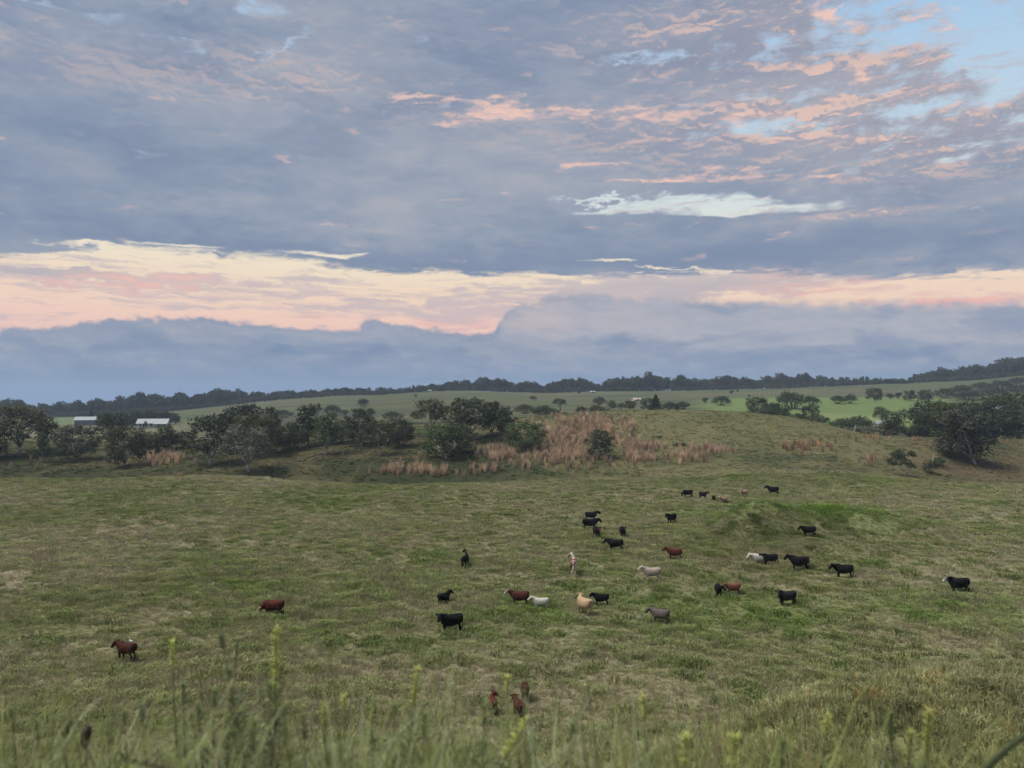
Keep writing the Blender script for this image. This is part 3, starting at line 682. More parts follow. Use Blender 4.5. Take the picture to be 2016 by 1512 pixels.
# ------------------------------------------------------------------ instancing of uncountable stuff
def scatter(name, P, rot, scl, tint, idx, protos, label, cat, kind='stuff', tilt=None):
    me = bpy.data.meshes.new(name); me.vertices.add(len(P)); me.vertices.foreach_set('co', np.asarray(P, np.float32).ravel())
    def at(n, ty, d, key):
        a = me.attributes.new(n, ty, 'POINT'); a.data.foreach_set(key, np.ascontiguousarray(d).ravel())
    R3 = np.zeros((len(P), 3), np.float32); R3[:, 2] = rot
    if tilt is not None: R3[:, 0] = tilt
    at('rot', 'FLOAT_VECTOR', R3, 'vector'); at('scl', 'FLOAT_VECTOR', np.asarray(scl, np.float32), 'vector')
    at('idx', 'INT', np.asarray(idx, np.int32), 'value')
    T4 = np.ones((len(P), 4), np.float32); T4[:, :3] = tint; at('tint', 'FLOAT_COLOR', T4, 'color')
    o = link(bpy.data.objects.new(name, me)); tag(o, label, cat, kind=kind)
    coll = bpy.data.collections.new(name + '_kinds')
    for i, pm in enumerate(protos):
        coll.objects.link(bpy.data.objects.new('%s_%02d' % (name, i), pm))
    g = bpy.data.node_groups.new(name, 'GeometryNodeTree')
    g.interface.new_socket('Geometry', in_out='INPUT', socket_type='NodeSocketGeometry'); g.interface.new_socket('Geometry', in_out='OUTPUT', socket_type='NodeSocketGeometry')
    N = g.nodes; L = g.links
    gi, go = N.new('NodeGroupInput'), N.new('NodeGroupOutput'); ip = N.new('GeometryNodeInstanceOnPoints'); ci = N.new('GeometryNodeCollectionInfo')
    ci.inputs['Collection'].default_value = coll; ci.inputs['Separate Children'].default_value = True; ci.inputs['Reset Children'].default_value = True
    def na(n, ty):
        q = N.new('GeometryNodeInputNamedAttribute'); q.data_type = ty; q.inputs['Name'].default_value = n
        return next(s for s in q.outputs if s.enabled and s.name == 'Attribute')
    L.new(gi.outputs[0], ip.inputs['Points']); L.new(ci.outputs[0], ip.inputs['Instance']); ip.inputs['Pick Instance'].default_value = True
    L.new(na('idx', 'INT'), ip.inputs['Instance Index']); L.new(na('scl', 'FLOAT_VECTOR'), ip.inputs['Scale'])
    e2r = N.new('FunctionNodeEulerToRotation'); L.new(na('rot', 'FLOAT_VECTOR'), e2r.inputs[0]); L.new(e2r.outputs[0], ip.inputs['Rotation'])
    L.new(ip.outputs[0], go.inputs[0])
    o.modifiers.new('scatter', 'NODES').node_group = g
    return o

# ------------------------------------------------------------------ the far woodland
def far_tree_mesh(seed, kind):
    if kind == 'pine': mb, V, Q = conifer(seed, .42, 500, .10)
    else: mb, V, Q = broad_tree(seed, [.75, .95, .62, 1.1][seed % 4], [.25, .2, .3, .42][seed % 4], 9, leaf=.085, per=2000)
    V = V / np.percentile(V[:, 2], 99.7)
    n = len(V); q = np.vstack([Q]); me = mesh_np('far_tree', np.vstack([V]), q)
    m2 = MB(); m2.v, m2.f = mb.v, mb.f
    vv = [tuple(v) for v in V] + [tuple(v) for v in mb.v]; ff = [tuple(f) for f in Q] + [tuple(n + i for i in f) for f in mb.f]
    me = bpy.data.meshes.new('far_tree'); me.from_pydata(vv, [], ff)
    me.materials.append(FARM); me.materials.append(BARK['grey'])
    mi = np.zeros(len(ff), np.int32); mi[len(Q):] = 1; me.polygons.foreach_set('material_index', mi); me.update(); return me
def far_mat():
    m, t, b = material('far_foliage', 0.8, 0.15)
    tint = attr(t, 'tint', 'INSTANCER'); n = noise(t, objpos(t), 6.0, 2, 0.6)
    t.links.new(scalec(t, tint, n * 1.6 + 0.2).k, b.inputs['Base Color']); return m
FARM = far_mat()
def far_wood():
    tops = [(-300, 800), (0, 792), (50, 790), (75, 797), (140, 793), (200, 784), (250, 779), (330, 777), (385, 781), (410, 771), (470, 767), (560, 771), (640, 767), (700, 762), (760, 763), (850, 755), (890, 750), (950, 744), (1000, 751), (1080, 751),
            (1140, 743), (1165, 749), (1180, 755), (1200, 749), (1250, 743), (1300, 741), (1350, 741), (1400, 746), (1430, 744), (1465, 748), (1500, 742), (1530, 736), (1600, 738), (1650, 745), (1700, 743), (1780, 744), (1810, 735), (1850, 723), (1900, 719), (1960, 714), (1990, 708), (2016, 708), (2400, 690)]
    tu, tv = np.array([a for a, _ in tops], float), np.array([c for _, c in tops], float)
    n = 3600; u = rng.uniform(-330, 2350, n); Y = rng.uniform(840, 1060, n)
    keep = np.ones(n, bool)
    dpt = np.interp(u, [0, 420, 900, 1500, 2016], [800, 860, 900, 900, 860])
    Y = dpt + rng.random(n) ** 1.5 * 150
    x = (u - U0) / F * Y; z = H(x, Y)
    lim = (V0 - np.interp(u, tu, tv)) / F * Y - z
    bump = fbm(u / 17, Y / 400, 3, 611)
    hgt = lim * np.clip(.80 + .55 * bump + rng.normal(0, .12, n), .45, 1.25)
    hgt = np.clip(hgt, 3, 34)
    pines = ((u > 720) & (u < 830)) | ((u > 1660) & (u < 1790)); idx = np.where(pines & (rng.random(n) < .8), rng.integers(4, 6, n), rng.integers(0, 4, n))
    sx = np.where(idx >= 4, hgt * .9, np.clip(hgt * rng.uniform(.5, .95, n), 5, 20))
    base = np.array([.034, .044, .028]); tint = base * rng.uniform(.65, 1.5, n)[:, None] * np.where(rng.random(n) < .1, 1.5, 1.0)[:, None]
    scatter('far_woodland', np.stack([x, Y, z - .3], 1)[keep], rng.random(n) * 6.28, np.stack([sx, sx, hgt], 1), tint, idx,
            [far_tree_mesh(i, 'b') for i in range(30, 34)] + [far_tree_mesh(i, 'pine') for i in (40, 41)], 'dark belt of woodland along the skyline', 'woodland')
    # brush along the near edge of the wood
    n = 1500; u = rng.uniform(-330, 2350, n); Y = np.interp(u, [0, 420, 900, 1500, 2016], [790, 850, 890, 890, 850]) + rng.uniform(-6, 14, n)
    x = (u - U0) / F * Y; h = rng.uniform(2, 6.5, n)
    scatter('woodland_brush', np.stack([x, Y, H(x, Y) - .2], 1), rng.random(n) * 6.28, np.stack([h * 1.2, h * 1.2, h], 1), base * rng.uniform(.8, 2.0, n)[:, None], np.zeros(n),
            [far_tree_mesh(33, 'b')], 'dark undergrowth along the foot of the skyline woodland', 'undergrowth')
far_wood()
for (u, tv, w, Y, key, lab) in [(1278, 731, 20, 900, 'flat1', 'tall flat topped tree rising above the skyline right of centre'), (1984, 705, 44, 880, 'round1', 'highest dark crown on the skyline at the upper right'),
                           (1464, 741, 18, 900, 'open1', 'thin see-through tree on the skyline'), (42, 787, 12, 810, 'tall2', 'thin crowned tree poking above the skyline at the far left'),
                           (468, 764, 20, 880, 'open2', 'pointed tree top on the skyline left of centre'), (950, 742, 30, 910, 'round2', 'tallest crown of the skyline wood left of centre'),
                           (1535, 734, 30, 910, 'round3', 'round crown topping the skyline wood right of centre')]:
    T('skyline_tree', key, 'far', 'grey', u, 0, tv, w, Y, lab, 'trees rising above the skyline', u)

# ------------------------------------------------------------------ grass of the field
def blade_mat(name, k=1.0, rough=0.8):
    m, t, b = material(name, rough, 0.2)
    tint = attr(t, 'tint', 'INSTANCER'); oi = X(t, t.nodes.new('ShaderNodeObjectInfo').outputs['Random'])
    sp = t.nodes.new('ShaderNodeSeparateXYZ'); t.links.new(objpos(t).k, sp.inputs[0]); h = X(t, sp.outputs[2])
    n = noise(t, objpos(t), 3.0, 2, 0.6)
    c = scalec(t, tint, (n - 0.5) * 1.0 + (oi - 0.5) * 0.4 + k)
    t.links.new(c.k, b.inputs['Base Color'])
    tr = t.nodes.new('ShaderNodeBsdfTranslucent'); t.links.new(c.k, tr.inputs[0])
    mx = t.nodes.new('ShaderNodeMixShader'); mx.inputs[0].default_value = 0.35
    t.links.new(b.outputs[0], mx.inputs[1]); t.links.new(tr.outputs[0], mx.inputs[2]); t.links.new(mx.outputs[0], t.nodes['Material Output'].inputs[0])
    return m
BLADE = blade_mat('grass_blade')
def tuft(seed, n, rad, hgt, w, droop=0.5, spread=1.0):
    """a tuft of bent blades: each blade is two quads that narrow to the tip"""
    r = np.random.default_rng(seed); V, Q = [], []
    for k in range(n):
        a = r.uniform(0, 6.283); d = rad * math.sqrt(r.random()); bx, by = math.cos(a) * d, math.sin(a) * d
        la = a + r.normal(0, .7); h = hgt * r.uniform(.55, 1.15) * (1 - .35 * (d / max(rad, 1e-6)) ** 2); out = spread * h * r.uniform(.15, droop)
        ex, ey = math.cos(la) * out, math.sin(la) * out; f = r.uniform(0, 6.283); wx, wy = math.cos(f) * w, math.sin(f) * w
        i = len(V)
        V += [(bx - wx, by - wy, -.03), (bx + wx, by + wy, -.03), (bx + ex * .35 + wx * .8, by + ey * .35 + wy * .8, h * .6), (bx + ex * .35 - wx * .8, by + ey * .35 - wy * .8, h * .6),
              (bx + ex + wx * .15, by + ey + wy * .15, h * (1 - .25 * droop)), (bx + ex - wx * .15, by + ey - wy * .15, h * (1 - .25 * droop))]
        Q += [(i, i + 1, i + 2, i + 3), (i + 3, i + 2, i + 4, i + 5)]
    return mesh_np('tuft', V, Q, BLADE)
def field_grass():
    # fine sward
    def pts(n, y0, y1, pw=1.0):
        Y = y0 + (y1 - y0) * rng.random(n) ** pw; x = (rng.random(n) * 2 - 1) * (0.70 * Y + 6); return x, Y
    protos = [tuft(100 + i, 34, .24, .19, .015, .8) for i in range(3)] + [tuft(110 + i, 46, .34, .28, .017, .9) for i in range(3)] + [tuft(120, 22, .22, .42, .012, .45), tuft(121, 26, .30, .50, .012, .5)]
    n = 270000; x, Y = pts(n, 31, 166, .82)
    cl = fbm(x / 1.5, Y / 1.3, 3, 211); big = fbm(x / 9, Y / 9, 2, 223)
    keep = rng.random(n) < np.clip(.92 + .5 * cl, .55, 1); x, Y, cl, big = x[keep], Y[keep], cl[keep], big[keep]; n = len(x)
    z = H(x, Y); kind = rng.random(n); dens = cl + .35 * rng.normal(0, .25, n)
    idx = np.where(dens > .10, rng.integers(3, 6, n), rng.integers(0, 3, n)); idx = np.where((kind > .86) & (dens < .06), rng.integers(6, 8, n), idx)
    s = rng.uniform(.7, 1.35, n) * np.where(idx >= 3, 1.1, 1.0) * np.clip(.9 + big, .6, 1.5)
    flat = rng.uniform(.75, 1.25, n)
    c = sward(x, Y)
    lush = np.clip((dens - .02) * 3.0, 0, 1)[:, None]
    c = c * (1 - lush) + lush * (c * np.array([.72, .82, .60]))
    dry = (idx >= 6)[:, None]; c = np.where(dry, c * .55 + np.array([.28, .235, .155]) * .45, c * rng.uniform(1.1, 1.65, n)[:, None])
    tus = (rng.random(n) < .045) & (cl > -.05); idx = np.where(tus, rng.integers(3, 6, n), idx); s = np.where(tus, rng.uniform(1.3, 2.1, n), s); c = np.where(tus[:, None], c * np.array([.56, .66, .50]), c)   # dark tussocks
    scatter('field_grass', np.stack([x, Y, z], 1), rng.random(n) * 6.28, np.stack([s * 1.1, s * 1.1, s * flat], 1), c, idx, protos, 'tufted green and tan grass covering the grazing field', 'grass')
    # coarser grass of the slopes beyond
    n = 60000; x, Y = pts(n, 164, 330, .8); cl = fbm(x / 5, Y / 5, 3, 241)
    keep = rng.random(n) < np.clip(.55 + 1.2 * cl, .1, 1); x, Y, cl = x[keep], Y[keep], cl[keep]; n = len(x)
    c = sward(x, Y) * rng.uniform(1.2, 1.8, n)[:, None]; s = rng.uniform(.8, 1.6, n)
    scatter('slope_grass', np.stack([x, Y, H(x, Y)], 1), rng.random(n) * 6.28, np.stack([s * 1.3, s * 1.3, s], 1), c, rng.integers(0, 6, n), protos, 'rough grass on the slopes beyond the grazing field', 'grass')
    # the bank below the camera
    n = 45000; Y = 1.2 + 33 * rng.random(n) ** .8; x = (rng.random(n) * 2 - 1) * (0.75 * Y + 4)
    cl = fbm(x / 2, Y / 2, 3, 251); keep = rng.random(n) < np.clip(.7 + cl, .2, 1); x, Y, cl = x[keep], Y[keep], cl[keep]; n = len(x)
    idx = np.where(rng.random(n) < .12, rng.integers(6, 8, n), rng.integers(0, 6, n)); s = rng.uniform(.7, 1.25, n)
    c = sward(x, Y) * (rng.uniform(1.1, 1.55, n) * np.clip(1 + .7 * cl, .7, 1.3))[:, None]
    c = np.where(((x > 2) & (rng.random(n) < .02))[:, None], c * np.array([1.5, 1.1, .9]), c)
    scatter('bank_grass', np.stack([x, Y, H(x, Y)], 1), rng.random(n) * 6.28, np.stack([s, s, s * rng.uniform(.8, 1.4, n)], 1), c, idx, protos, 'rank grass on the near bank below the camera', 'grass')
field_grass()

# ------------------------------------------------------------------ tan bunch grass
TAN = np.array([.55, .40, .275])
def tan_grass():
    P = [tuft(300 + i, 40, .24, 2.1, .024, .26, .9) for i in range(4)]
    patches = {
        'hill': ([(1135, 848, 75, 26, 1.), (1110, 880, 55, 26, 1.2), (1090, 905, 40, 10, 1.1), (1175, 832, 70, 10, 1.), (1215, 862, 40, 14, .7), (1140, 900, 50, 14, .8)], 640, 'dense pinkish tan grass covering the hillside'),
        'foot': ([(968, 888, 24, 8, 1.), (988, 900, 26, 10, 1.1), (965, 925, 22, 5, .6), (1030, 915, 20, 6, .6)], 130, 'tan grass patch at the foot of the middle trees'),
        'right': ([(1275, 882, 42, 8, .9), (1262, 904, 24, 8, .9), (1240, 890, 20, 14, .5), (1400, 888, 38, 6, .8), (1385, 885, 20, 5, .6), (1330, 905, 60, 10, .25)], 260, 'tan grass patches right of the lone tree on the hill'),
        'row': ([(775, 930, 30, 6, .9), (830, 928, 34, 8, 1.0), (866, 930, 16, 8, .6), (935, 935, 20, 5, .4)], 95, 'row of tan grass along the field edge left of the hill'),
        'left': ([(322, 905, 34, 9, 1.), (330, 880, 20, 6, .5), (355, 900, 12, 6, .5)], 75, 'tan grass patch between the left trees'),
        'ridge': ([(1580, 882, 44, 9, .9), (1700, 908, 24, 6, .5), (1650, 868, 60, 6, .3), (1780, 866, 50, 4, .3)], 60, 'reddish tan grass on the right hand slope')}
    for key, (bl, cnt, lab) in patches.items():
        xs, ys = [], []
        W = sum(b_[2] * b_[3] * b_[4] for b_ in bl)
        for (u, v, su, sv, w) in bl:
            for k in range(int(cnt * su * sv * w / W)):
                x, y, z = hit(u + rng.normal(0, su * .62), v + rng.normal(0, sv * .62), 165, 330)
                xs.append(x); ys.append(y)
        x, y = np.array(xs), np.array(ys); n = len(x); s = rng.uniform(.75, 1.3, n)
        c = TAN * rng.uniform(.45, 1.25, n)[:, None] * (np.array([.8, .7, .66]) if key == 'ridge' else 1)
        scatter('tan_grass', np.stack([x, y, H(x, y)], 1), rng.random(n) * 6.28, np.stack([s * rng.uniform(.8, 1.6, n), s, s], 1), c, rng.integers(0, 4, n), P, lab, 'grass')
    # single clumps standing apart
    m, t, b_ = material('tan_clump', .85, .2); oi = X(t, t.nodes.new('ShaderNodeObjectInfo').outputs['Random']); nn = noise(t, objpos(t), 3., 2, .6)
    t.links.new(mixc(t, oi * .7 + (nn - .5) * 1.2 + .2, (.32, .23, .13, 1), (.54, .38, .25, 1)).k, b_.inputs['Base Color'])
    MS = []
    for p in P:
        q = p.copy(); q.materials[0] = m; MS.append(q)
    S = [(22, 922, 1.1, 'tan grass clump near the left edge below the twin trunks'), (62, 907, 1.0, 'tan grass clump below the small bright green tree'), (82, 908, .9, 'tan grass clump just right of the one below the small green tree'), (72, 922, 1.0, 'tan grass clump foremost of three near the left edge'), (90, 922, .8, 'short tan clump right of three near the left edge'),
         (345, 942, .8, 'tan clump on the field edge, first of three in a row'), (352, 942, .8, 'tan clump on the field edge, middle of three in a row'), (358, 943, .7, 'tan clump on the field edge, last of three in a row'),
         (675, 897, 1.0, 'lone tan clump below the tall narrow trees'), (788, 912, 1.1, 'lone tan clump left of the gap slope'), (824, 900, 1.1, 'lone tan clump on the dark slope of the gap'), (929, 932, 1.9, 'tall pale grass stalk left of the tan hill'), (728, 932, 1.0, 'tan clump at the left end of the field edge row'), (705, 930, .9, 'faint tan clump left of the field edge row'),
         (1095, 930, 1., 'tan clump below the hill, right of two stalks'), (1135, 925, 1.0, 'tan clump directly below the tan hillside'), (1160, 922, 1.1, 'tan clump below the lone tree, left side'), (1185, 938, .9, 'tan clump nearest the field below the lone tree'), (1207, 925, 1.1, 'tan clump right of the lone tree foot'), (1240, 938, .9, 'small tan clump lying low right of the lone tree'),
         (1280, 940, .8, 'small tan clump at the hill foot, right of centre'), (1325, 899, 1.0, 'tan clump right of the small dark shrub on the hill'), (1346, 905, 1.1, 'tan clump below the small dark shrub on the hill'), (1369, 909, 1.0, 'tan clump right and below the small dark shrub'),
         (1322, 862, .9, 'tan clump high on the hill, left of two'), (1338, 862, .9, 'tan clump high on the hill, right of two'), (1462, 858, .8, 'lone tan clump high on the green hill'), (1255, 842, .9, 'tan clump near the hill top, first of a row'), (1272, 843, .9, 'tan clump near the hill top, second of a row'), (1290, 843, .9, 'tan clump near the hill top, last of a row'), (1268, 858, .8, 'tan clump below the row near the hill top'),
         (1640, 856, .9, 'tan clump on the crest right of the green hill'), (1972, 862, 1.0, 'tan tuft on the right ridge near the edge of the photo'), (1973, 966, .6, 'pale tan tuft at the right field edge')]
    for i, (u, v, s, lab) in enumerate(S):
        x, y, z = hit(u, v, 160, 330); o = bpy.data.objects.new('tan_grass_clump', MS[i % 4]); o.location = (x, y, z); o.rotation_euler = (0, 0, i * 1.7); o.scale = (s * 1.1, s * 1.1, s)
        link(o); tag(o, lab, 'grass clump', 'single tan grass clumps')
tan_grass()

# ------------------------------------------------------------------ cattle and horses
def remeshed(mb, voxel, name, smooth_it=3):
    me = mb.mesh(name); o = bpy.data.objects.new('tmp', me); COL.objects.link(o)
    m = o.modifiers.new('r', 'REMESH'); m.mode = 'VOXEL'; m.voxel_size = voxel; m.use_smooth_shade = True
    s = o.modifiers.new('s', 'SMOOTH'); s.iterations = smooth_it; s.factor = 0.5
    dg = bpy.context.evaluated_depsgraph_get(); out = bpy.data.meshes.new_from_object(o.evaluated_get(dg)); out.name = name
    bpy.data.objects.remove(o); bpy.data.meshes.remove(me); return out
def seg_d(P, a, c):
    a, c = np.array(a), np.array(c); ab = c - a; t = np.clip(((P - a) @ ab) / (ab @ ab), 0, 1); return np.linalg.norm(P - (a + t[:, None] * ab), axis=1)
def yaw_about(pts, pivot, ang):
    c, s = math.cos(ang), math.sin(ang); out = []
    for p in pts:
        x, y = p[0] - pivot[0], p[1] - pivot[1]; out.append((pivot[0] + x * c - y * s, pivot[1] + x * s + y * c, p[2]))
    return out
def cow_mesh(name, head='up', yaw=0.0, stride=0.0, tail='down', bulk=1.0):
    mb = MB()
    st = [(-.93, 1.22, 1.02, .08), (-.89, 1.31, .80, .26), (-.70, 1.345, .66, .34), (-.40, 1.325, .57, .375), (-.10, 1.30, .50 - (bulk - 1), .40 * bulk), (.20, 1.30, .495 - (bulk - 1), .39 * bulk), (.46, 1.345, .54, .34), (.66, 1.335, .62, .27), (.80, 1.28, .74, .17), (.86, 1.16, .90, .07)]
    n0 = len(mb.v); k = 16
    for (x, zt, zb, w) in st:
        for j in range(k):
            a = 2 * math.pi * j / k; ca, sa = math.cos(a), math.sin(a); q = (abs(ca) ** 2.7 + abs(sa) ** 2.7) ** (-1 / 2.7)
            mb.v.append((x, ca * q * w, (zt + zb) / 2 + sa * q * (zt - zb) / 2))
    for i in range(len(st) - 1):
        for j in range(k):
            q = n0 + i * k; mb.f.append((q + j, q + (j + 1) % k, q + k + (j + 1) % k, q + k + j))
    mb.f.append(tuple(n0 + j for j in reversed(range(k)))); mb.f.append(tuple(n0 + (len(st) - 1) * k + j for j in range(k)))
    # neck, and the head laid off from the end of the neck
    if head == 'up': neck = [(.48, 0, 1.02), (.74, 0, 1.15), (.92, 0, 1.27), (1.00, 0, 1.33)]; hr = [(-.02, 0, .12), (.09, 0, .05), (.29, 0, -.11), (.44, 0, -.25), (.50, 0, -.30)]
    elif head == 'level': neck = [(.48, 0, 1.02), (.76, 0, 1.10), (.95, 0, 1.18), (1.03, 0, 1.22)]; hr = [(-.02, 0, .12), (.09, 0, .04), (.27, 0, -.14), (.40, 0, -.30), (.45, 0, -.35)]
    else: neck = [(.50, 0, 1.0), (.80, 0, .92), (1.00, 0, .80), (1.08, 0, .76)]; hr = [(0, 0, .05), (.06, 0, -.05), (.14, 0, -.21), (.20, 0, -.37), (.22, 0, -.41)]
    neck = [neck[0]] + yaw_about(neck[1:], (.55, 0), yaw * .6); hr = yaw_about(hr, (0, 0), yaw * 1.1); hd = [(p[0] + neck[-1][0], p[1] + neck[-1][1], p[2] + neck[-1][2]) for p in hr]
    mb.tube(neck, [(.26, .38), (.21, .31), (.165, .23), (.14, .17)], 10)
    mb.tube(hd, [(.135, .08), (.175, .165), (.14, .145), (.12, .12), (.10, .095)], 10)
    d = Vector(hd[3]) - Vector(hd[0]); side = Vector((-d.y, d.x, 0)).normalized()
    for s in (-1, 1):                                   # ears
        p = Vector(hd[0]) + d * .10 + side * (s * .11); mb.tube([p, p + side * (s * .15) + Vector((0, 0, .01)), p + side * (s * .29) + Vector((0, 0, .0))], [(.05, .05), (.05, .085), (.035, .04)], 6)
    for s in (-1, 1):                                   # legs
        f = stride * s
        mb.tube([(.48, s * .17, .92), (.50, s * .18, .66), (.51 + f * .5, s * .175, .40), (.50 + f, s * .17, .13), (.535 + f, s * .17, .045), (.55 + f, s * .17, .0)], [(.14, .18), (.11, .13), .082, .064, .074, .076], 8)
        h = -stride * s
        mb.tube([(-.58, s * .17, 1.0), (-.54, s * .19, .74), (-.62 + h * .3, s * .18, .58), (-.74 + h * .7, s * .17, .44), (-.70 + h, s * .165, .14), (-.655 + h, s * .165, .045), (-.64 + h, s * .165, 0)], [(.19, .23), (.155, .19), .12, .088, .066, .074, .076], 8)
    tl = {'down': [(-.80, 0, 1.26), (-.90, 0, 1.16), (-.93, 0, .90), (-.92, .02, .62), (-.92, .02, .42), (-.92, .02, .34)], 'flick': [(-.80, 0, 1.26), (-.94, 0, 1.26), (-1.15, 0, 1.20), (-1.32, .02, 1.22), (-1.42, .02, 1.28), (-1.44, .02, 1.36)]}[tail]
    mb.tube(tl, [.04, .036, .032, .032, .052, .035], 6)
    if head != 'up' or bulk > 1.02: mb.tube([(-.36, 0, .62), (-.36, 0, .52)], [.14, .09], 8)   # udder
    me = remeshed(mb, .024, name, 2)
    P = np.empty(len(me.vertices) * 3, np.float32); me.vertices.foreach_get('co', P); P = P.reshape(-1, 3)
    face = np.exp(-np.clip(seg_d(P, hd[1], hd[-1]) - .10, 0, None) / .035) * (seg_d(P, hd[0], hd[-1]) < .17)
    legs = ss(.46, .30, P[:, 2]) if False else 1 - ss(.30, .46, P[:, 2]); belly = 1 - ss(.56, .68, P[:, 2])
    vcol(me, 'marks', np.stack([np.clip(face, 0, 1), legs * (1 - face), belly * (1 - face)], 1)); return me
def horse_mesh(name, yaw):
    mb = MB(); k = 12
    st = [(-.86, 1.18, .07, .10), (-.80, 1.16, .21, .23), (-.62, 1.17, .28, .30), (-.36, 1.13, .28, .31), (0, 1.10, .28, .33), (.32, 1.12, .25, .34), (.55, 1.14, .21, .31), (.70, 1.14, .13, .20), (.75, 1.14, .05, .08)]
    n0 = 0
    for (x, z, w, h) in st:
        for j in range(k):
            a = 2 * math.pi * j / k; mb.v.append((x, math.cos(a) * w, z + math.sin(a) * h))
    for i in range(len(st) - 1):
        for j in range(k):
            q = n0 + i * k; mb.f.append((q + j, q + (j + 1) % k, q + k + (j + 1) % k, q + k + j))
    mb.f.append(tuple(reversed(range(k)))); mb.f.append(tuple((len(st) - 1) * k + j for j in range(k)))
    neck = [(.46, 0, 1.20), (.66, 0, 1.42), (.84, 0, 1.66), (.90, 0, 1.76)]; neck = neck[:1] + yaw_about(neck[1:], (.5, 0), yaw * .5)
    hd = yaw_about([(0, 0, .04), (.10, 0, .0), (.26, 0, -.14), (.42, 0, -.30), (.50, 0, -.38)], (0, 0), yaw); hd = [(p[0] + neck[-1][0], p[1] + neck[-1][1], p[2] + neck[-1][2]) for p in hd]
    mb.tube(neck, [(.15, .28), (.11, .20), (.085, .145), (.07, .11)], 10); mb.tube(hd, [(.07, .08), (.09, .13), (.075, .10), (.06, .07), (.05, .05)], 10)
    d = Vector(hd[3]) - Vector(hd[0]); side = Vector((-d.y, d.x, 0)).normalized()
    for s in (-1, 1):
        p = Vector(hd[0]) + side * (s * .045); mb.tube([p, p + Vector((0, 0, .09)) + side * s * .01, p + Vector((0, 0, .17))], [.035, .034, .018], 6)
        f = .05 * s
        mb.tube([(.44, s * .15, 1.0), (.47, s * .16, .78), (.48 + f * .5, s * .155, .50), (.47 + f, s * .15, .17), (.50 + f, s * .15, .07), (.53 + f, s * .15, 0)], [(.11, .14), (.085, .09), .058, .042, .048, .062], 8)
        mb.tube([(-.60, s * .15, 1.12), (-.56, s * .175, .84), (-.66, s * .165, .68), (-.76 - f, s * .155, .54), (-.72 - f, s * .15, .18), (-.68 - f, s * .15, .07), (-.65 - f, s * .15, 0)], [(.17, .22), (.135, .17), .10, .066, .045, .05, .064], 8)
    me = remeshed(mb, .030, name)
    P = np.empty(len(me.vertices) * 3, np.float32); me.vertices.foreach_get('co', P); P = P.reshape(-1, 3)
    dd = Vector(hd[3]) - Vector(hd[0]); mid = seg_d(P, hd[1], hd[4]); nose = (seg_d(P, hd[3], hd[4]) < .12)
    legs = 1 - ss(.50, .62, P[:, 2]); nk = (seg_d(P, neck[1], neck[3]) < .20) & (P[:, 2] > 1.3)
    vcol(me, 'marks', np.stack([nose.astype(float), legs, nk.astype(float)], 1))
    mane = MB()
    for i in range(9):
        t = i / 8; p = Vector(neck[0]).lerp(Vector(neck[3]), .25 + .75 * t) + Vector((-.10 + .02 * t, 0, .12)); w = side * .06
        mane.tube([p, p + w * .9 + Vector((-.02, 0, -.06)), p + w * 1.6 + Vector((-.03, 0, -.22))], [.03, .028, .008], 5)
    tail = MB().tube([(-.80, 0, 1.36), (-.92, 0, 1.28), (-.97, 0, .95), (-.95, 0, .62), (-.93, 0, .40)], [.05, .06, .075, .07, .015], 8)
    return me, mane.mesh('mane', None, True), tail.mesh('tail', None, True)

def coat(name, base, shade=None, face=None, legs=None, belly=None, patch=None):
    m, t, b_ = material('coat_' + name, .8, .10)
    n = noise(t, objpos(t), 2.2, 4, .6); n2 = noise(t, objpos(t), 9.0, 3, .6); mk = t.nodes.new('ShaderNodeSeparateXYZ'); t.links.new(attr(t, 'marks').k, mk.inputs[0])
    shade = shade or tuple(c * .62 for c in base)
    c = mixc(t, (n - .5) * 2.4 + (n2 - .5) + .5, (*shade, 1), (*base, 1))
    if patch: c = mixc(t, noise(t, objpos(t), 1.35, 2, .5).step(.55, .58), c, (*patch, 1))
    for i, q in enumerate((face, legs, belly)):
        if q: c = mixc(t, X(t, mk.outputs[i]) * (n2 * .3 + .85), c, (*q, 1))
    t.links.new(c.k, b_.inputs['Base Color']); return m
WH = (.52, .49, .44)
COAT = {'black': coat('black', (.0065, .0065, .0075)), 'charcoal': coat('charcoal', (.018, .017, .017)), 'black_white_face': coat('black_white_face', (.0065, .0065, .0075), face=WH), 'red': coat('red', (.085, .024, .016)),
        'dark_red': coat('dark_red', (.052, .016, .012)), 'red_white_face': coat('red_white_face', (.070, .021, .015), face=WH), 'rust': coat('rust', (.17, .072, .046)), 'rust_pale': coat('rust_pale', (.36, .20, .13), face=(.16, .08, .05)), 'tan': coat('tan', (.34, .22, .15)),
        'cream': coat('cream', (.42, .30, .18), legs=(.26, .15, .09)), 'white': coat('white', (.50, .47, .42)), 'bone': coat('bone', (.36, .31, .26), face=(.36, .31, .26), legs=(.50, .47, .42)), 'grey': coat('grey', (.110, .092, .086), face=(.035, .03, .03)), 'black_red_head': coat('black_red_head', (.0065, .0065, .007), face=(.16, .06, .04)),
        'horse_black': coat('horse_black', (.007, .007, .009), face=WH), 'horse_paint': coat('horse_paint', (.20, .075, .050), legs=WH, belly=WH, patch=WH)}
COWS = {'stand': cow_mesh('stand'), 'level': cow_mesh('level', 'level', .1), 'graze': cow_mesh('graze', 'down', .65, .05), 'walk': cow_mesh('walk', 'level', -.1, .12), 'look': cow_mesh('look', 'up', 1.0), 'lookr': cow_mesh('lookr', 'up', -1.0),
        'bull': cow_mesh('bull', 'up', .15, .04, 'down', 1.06), 'flick': cow_mesh('flick', 'up', .2, .03, 'flick')}
